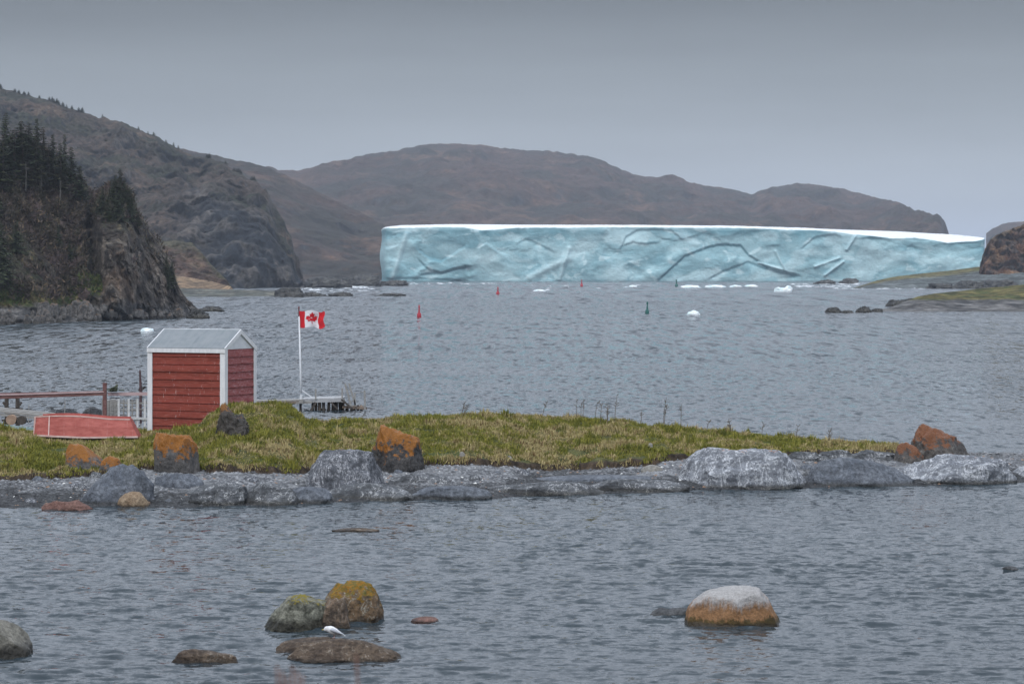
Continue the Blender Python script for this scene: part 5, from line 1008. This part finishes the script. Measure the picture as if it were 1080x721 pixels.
    FR = simple_mat('flag_red', (0.52, 0.012, 0.022), (0.62, 0.02, 0.03), 5, 0.8); FW = simple_mat('flag_white', (0.70, 0.70, 0.73), (0.78, 0.78, 0.80), 5, 0.8)
    fl = npmesh('flag', V, Q, [FR, FW], matidx=mi, loc=(fx, Yp, ft))
    leaf = [(0, 1.0), (0.13, 0.74), (0.19, 0.70), (0.34, 0.78), (0.26, 0.38), (0.30, 0.33), (0.50, 0.55), (0.54, 0.47), (0.76, 0.50), (0.68, 0.30), (0.72, 0.23), (0.83, 0.16), (0.46, -0.12), (0.46, -0.19), (0.50, -0.32), (0.06, -0.26), (0.035, -0.30), (0.05, -0.70)]
    out = leaf + [(-x, y) for x, y in reversed(leaf[1:])]
    from mathutils.geometry import tessellate_polygon
    tri = tessellate_polygon([[Vector((x, y, 0)) for x, y in out]]); bm = bmesh.new(); vs = [bm.verts.new((x, y, 0)) for x, y in out]
    for t_ in tri:
        try: bm.faces.new([vs[i] for i in t_])
        except ValueError: pass
    bmesh.ops.subdivide_edges(bm, edges=list(bm.edges), cuts=2, use_grid_fill=True); bmesh.ops.triangulate(bm, faces=list(bm.faces)); pts = [(v.co.x, v.co.y) for v in bm.verts]; fc = [[v.index for v in f.verts] for f in bm.faces]; bm.verts.index_update()
    fc = [[v.index for v in f.verts] for f in bm.faces]; bm.free()
    for sd in (-1, 1):
        LV = []
        for x, y in pts:
            s_ = 0.487 + x * 0.42 * h_ / w_; t_ = 0.52 - y * 0.40; p = wav(s_, t_); LV.append((p[0] - fx, p[1] + sd * 0.012 - Yp, p[2] - ft))
        npmesh('maple_leaf', LV, fc, FR, smooth=True, parent=fl)
    tag(fl, 'red and white maple leaf flag flying to the right from the pole', 'flag')
stage_right()

# ------------------------------------------------------------------ buoys
def buoy(px, yt, yb, colour, label, wpx=4.6):
    Y = YW(yb); H = (yb - yt) / F * Y; x = (px - CX) / F * Y; r = wpx / 2 / F * Y; root = empty('channel_buoy', (x, Y, 0)); root.rotation_euler = (0, R(random.uniform(-3, 3)), 0)
    c1, c2 = (((0.34, 0.015, 0.03), (0.45, 0.03, 0.045)) if colour == 'red' else ((0.012, 0.09, 0.08), (0.02, 0.14, 0.12))); m = simple_mat(colour + '_buoy_paint', c1, c2, 3, 0.5)
    MB().tube([(0, 0, -0.3), (0, 0, H * 0.06), (0, 0, H * 0.30), (0, 0, H * 0.38)], [r * 0.9, r, r * 0.92, r * 0.4], 14).build('float_body', m, root, smooth=True)
    MB().tube([(0, 0, H * 0.36), (0, 0, H * 0.80)], [r * 0.42, r * 0.28], 10).build('mast', m, root)
    MB().tube([(0, 0, H * 0.74), (0, 0, H * 0.80), (0, 0, H * 0.97), (0, 0, H)], [r * 0.2, r * 0.48, r * (0.12 if colour == 'red' else 0.46), 0.01], 10).build('topmark', m, root)
    MB().tube([(0, 0, H * 0.38), (0, 0, H * 0.42)], [r * 0.62, r * 0.55], 12).build('collar', m, root); tag(root, label, 'buoy', 'buoys marking the channel')
buoy(442, 321, 335, 'red', 'red channel buoy, nearest and leftmost of the three red ones'); buoy(525, 302, 310.5, 'red', 'red channel buoy in the middle of the three red ones', 3.6); buoy(613.5, 294.5, 302.3, 'red', 'red channel buoy farthest off, close under the iceberg', 3.0)
buoy(682.5, 318, 331, 'green', 'green channel buoy, the nearer of the two green ones', 4.2); buoy(713.5, 294.5, 302.3, 'green', 'green channel buoy farther off among the ice floes', 3.4)

# ------------------------------------------------------------------ gull
def gull():
    Y = YW(690.5) + 0.32; p0 = pt(352, 672.2, Y); root = empty('gull', p0); k = 19.5 / F * Y / 0.36
    GW = simple_mat('white_feathers', (0.60, 0.60, 0.61), (0.74, 0.74, 0.75), 12, 0.9); GG = simple_mat('grey_wing_feathers', (0.36, 0.38, 0.42), (0.46, 0.48, 0.52), 12, 0.9); BK = simple_mat('black_feathers', (0.03, 0.03, 0.032), (0.05, 0.05, 0.052), 9); YL = simple_mat('yellow_bill', (0.5, 0.36, 0.06), (0.56, 0.42, 0.1), 9); PKL = simple_mat('pink_legs', (0.45, 0.27, 0.24), (0.5, 0.32, 0.3), 9)
    # one continuous body lofted tail -> breast -> neck -> head, facing left and stooping
    P_ = 1.45
    st = [(0.16, 0.062, 0.010, 0.012), (0.12, 0.082, 0.026, 0.022), (0.06, 0.105, 0.048, 0.042), (0.00, 0.122, 0.062, 0.054), (-0.05, 0.135, 0.062, 0.056), (-0.09, 0.146, 0.050, 0.047), (-0.12, 0.154, 0.037, 0.037), (-0.145, 0.158, 0.033, 0.033), (-0.17, 0.155, 0.030, 0.030), (-0.188, 0.148, 0.018, 0.018), (-0.196, 0.145, 0.006, 0.006)]
    V = []; n = 18
    for x, z, ry, rz in st: V += [(x * k, math.cos(a) * ry * k * 1.25, (z * 1.12 + math.sin(a) * rz * P_) * k) for a in [2 * math.pi * i / n for i in range(n)]]
    F_ = [(i * n + j, i * n + (j + 1) % n, (i + 1) * n + (j + 1) % n, (i + 1) * n + j) for i in range(len(st) - 1) for j in range(n)] + [tuple(range(n)), tuple(reversed(range((len(st) - 1) * n, len(st) * n)))]
    MB().add(V, F_).build('body', GW, root, smooth=True)
    for s in (-1, 1):
        Vw = []; ws = [(-0.07, 0.150, 0.02), (-0.03, 0.150, 0.045), (0.03, 0.132, 0.05), (0.09, 0.105, 0.036), (0.15, 0.078, 0.018), (0.205, 0.056, 0.004)]
        for x, z, h in ws:
            z *= 1.12; h *= 1.3; yb = 0.076 if x < 0.08 else 0.076 - (x - 0.08) * 0.45
            Vw += [(x * k, s * (yb - 0.012) * k, (z + h * 0.5) * k), (x * k, s * (yb + 0.012) * k, z * k), (x * k, s * yb * k, (z - h * 0.8) * k), (x * k, s * (yb - 0.025) * k, (z - h * 0.2) * k)]
        Fw = [(i * 4 + j, i * 4 + (j + 1) % 4, (i + 1) * 4 + (j + 1) % 4, (i + 1) * 4 + j) for i in range(5) for j in range(4)] + [(0, 1, 2, 3), (23, 22, 21, 20)]; MB().add(Vw, Fw).build('wing', GG, root, smooth=True)
        MB().tube([(0.015 * k, s * 0.022 * k, 0.0), (0.010 * k, s * 0.022 * k, 0.045 * k), (0.02 * k, s * 0.024 * k, 0.085 * k)], [0.004 * k, 0.004 * k, 0.008 * k], 6).bar((0.02 * k, s * 0.022 * k, 0.002), (-0.025 * k, s * 0.022 * k, 0.002), 0.022 * k, 0.004 * k).build('leg', PKL, root)
        MB().tube([(-0.170 * k, s * 0.035 * k, 0.185 * k), (-0.170 * k, s * 0.040 * k, 0.185 * k)], 0.0035 * k, 6).build('eye', BK, root)
    MB().tube([(-0.185 * k, 0, 0.166 * k), (-0.22 * k, 0, 0.158 * k), (-0.236 * k, 0, 0.15 * k)], [0.009 * k, 0.007 * k, 0.002 * k], 8).build('bill', YL, root)
    MB().add([(0.14 * k, -0.02 * k, 0.066 * k), (0.14 * k, 0.02 * k, 0.066 * k), (0.225 * k, 0.026 * k, 0.042 * k), (0.225 * k, -0.026 * k, 0.042 * k), (0.14 * k, -0.02 * k, 0.056 * k), (0.14 * k, 0.02 * k, 0.056 * k), (0.225 * k, 0.026 * k, 0.038 * k), (0.225 * k, -0.026 * k, 0.038 * k)], [(0, 1, 2, 3), (7, 6, 5, 4), (0, 4, 5, 1), (1, 5, 6, 2), (2, 6, 7, 3), (3, 7, 4, 0)]).build('tail', GW, root)
    tag(root, 'white gull with grey wings stooping on the low brown rock', 'gull')
gull()

# ------------------------------------------------------------------ dry weeds on the crest, twigs near the lens
ORD = ['first', 'second', 'third', 'fourth', 'fifth', 'sixth', 'seventh', 'eighth', 'ninth', 'tenth', 'eleventh', 'twelfth', 'thirteenth', 'fourteenth', 'fifteenth', 'sixteenth', 'seventeenth', 'eighteenth', 'nineteenth', 'twentieth']
DRY = simple_mat('dry_stalk', (0.075, 0.060, 0.045), (0.14, 0.11, 0.08), 8)
weeds = [(487, 437, 424), (571, 436, 422), (608, 437, 420), (615, 437, 421), (627, 440, 424), (633, 440, 426), (641, 441, 425), (648, 438, 416), (676, 446, 431), (699, 448, 419), (718, 449, 427), (745, 452, 444), (771, 454, 441), (803, 458, 446), (839, 461, 449), (873, 464, 452)]
for i, (px, pb, ptp) in enumerate(weeds):
    u = np.full(200, float(px)); Y = np.linspace(72, 96, 200); z, *_ = spit(u, Y); p = HY - (z - CAMZ) / Y * F; kk = int(np.argmin(p)); Yk, zk = float(Y[kk]) - 0.3, float(z[kk]); h = max(0.25, float(CAMZ + (HY - ptp) / F * Yk - zk)); mb = MB(); x0 = (px - CX) / F * Yk
    ln = random.uniform(-0.08, 0.12) * (1.8 if i in (1, 5) else 1); nst = 1 + (i % 3 == 0)
    for s in range(nst):
        ox = random.uniform(-0.08, 0.08) * s; top = Vector((ln + ox, 0, h * (1 - 0.2 * s))); mb.tube([(ox, 0, -0.08), (ox + ln * 0.4, 0.01, h * 0.5), top], [0.011, 0.009, 0.006], 5)
        for b in range(random.randint(3, 6)):
            t = random.uniform(0.5, 0.98); a = Vector((ox + ln * t, 0, h * (1 - .2 * s) * t)); dx = random.choice((-1, 1)) * random.uniform(0.03, 0.09); mb.tube([a, a + Vector((dx, random.uniform(-.03, .03), random.uniform(0.03, 0.09)))], [0.006, 0.010], 5)
    ob = mb.build('dry_weed', DRY, loc=(x0, Yk, zk)); tag(ob, ORD[i] + ' bare dry weed from the left on the grassy crest', 'weed', 'dry weeds on the crest of the spit')
TW = simple_mat('reddish_twig', (0.16, 0.085, 0.07), (0.24, 0.14, 0.115), 20)
for i, (px, ptop, lb, n_) in enumerate([(303, 702, 'blurred reddish twig at the bottom edge below the gull rock, thicker one', 6), (386, 690, 'blurred reddish twig at the bottom edge, fainter right one', 1)]):
    Yt = 5.0 + 0.3 * i; x0 = (px - CX) / F * Yt; mb = MB()
    for s in range(n_): mb.tube([(0.01 * s, 0, 0), (0.006 * s, 0.01, 0.55), (0.009 * (s - 2), 0, CAMZ + (HY - ptop - 5 * (s % 3)) / F * Yt - 4.3)], [0.006, 0.004, 0.0022], 6)
    ob = mb.build('twig', TW, loc=(x0, Yt, 4.3)); tag(ob, lb, 'twig')

# ------------------------------------------------------------------ air
hz = MB().box(-13000, 13000, -400, 14500, -4, 175).build('haze', None); hm = bpy.data.materials.new('haze'); hm.use_nodes = True; t_ = hm.node_tree; t_.nodes.clear()
ho = t_.nodes.new('ShaderNodeOutputMaterial'); pv = t_.nodes.new('ShaderNodeVolumePrincipled'); pv.inputs['Color'].default_value = (0.80, 0.87, 1.0, 1); pv.inputs['Density'].default_value = 0.000115; pv.inputs['Anisotropy'].default_value = 0.2
t_.links.new(pv.outputs[0], ho.inputs['Volume']); hz.data.materials.append(hm); hz['kind'] = 'stuff'; hz['label'] = 'thin grey-blue sea haze over the bay'
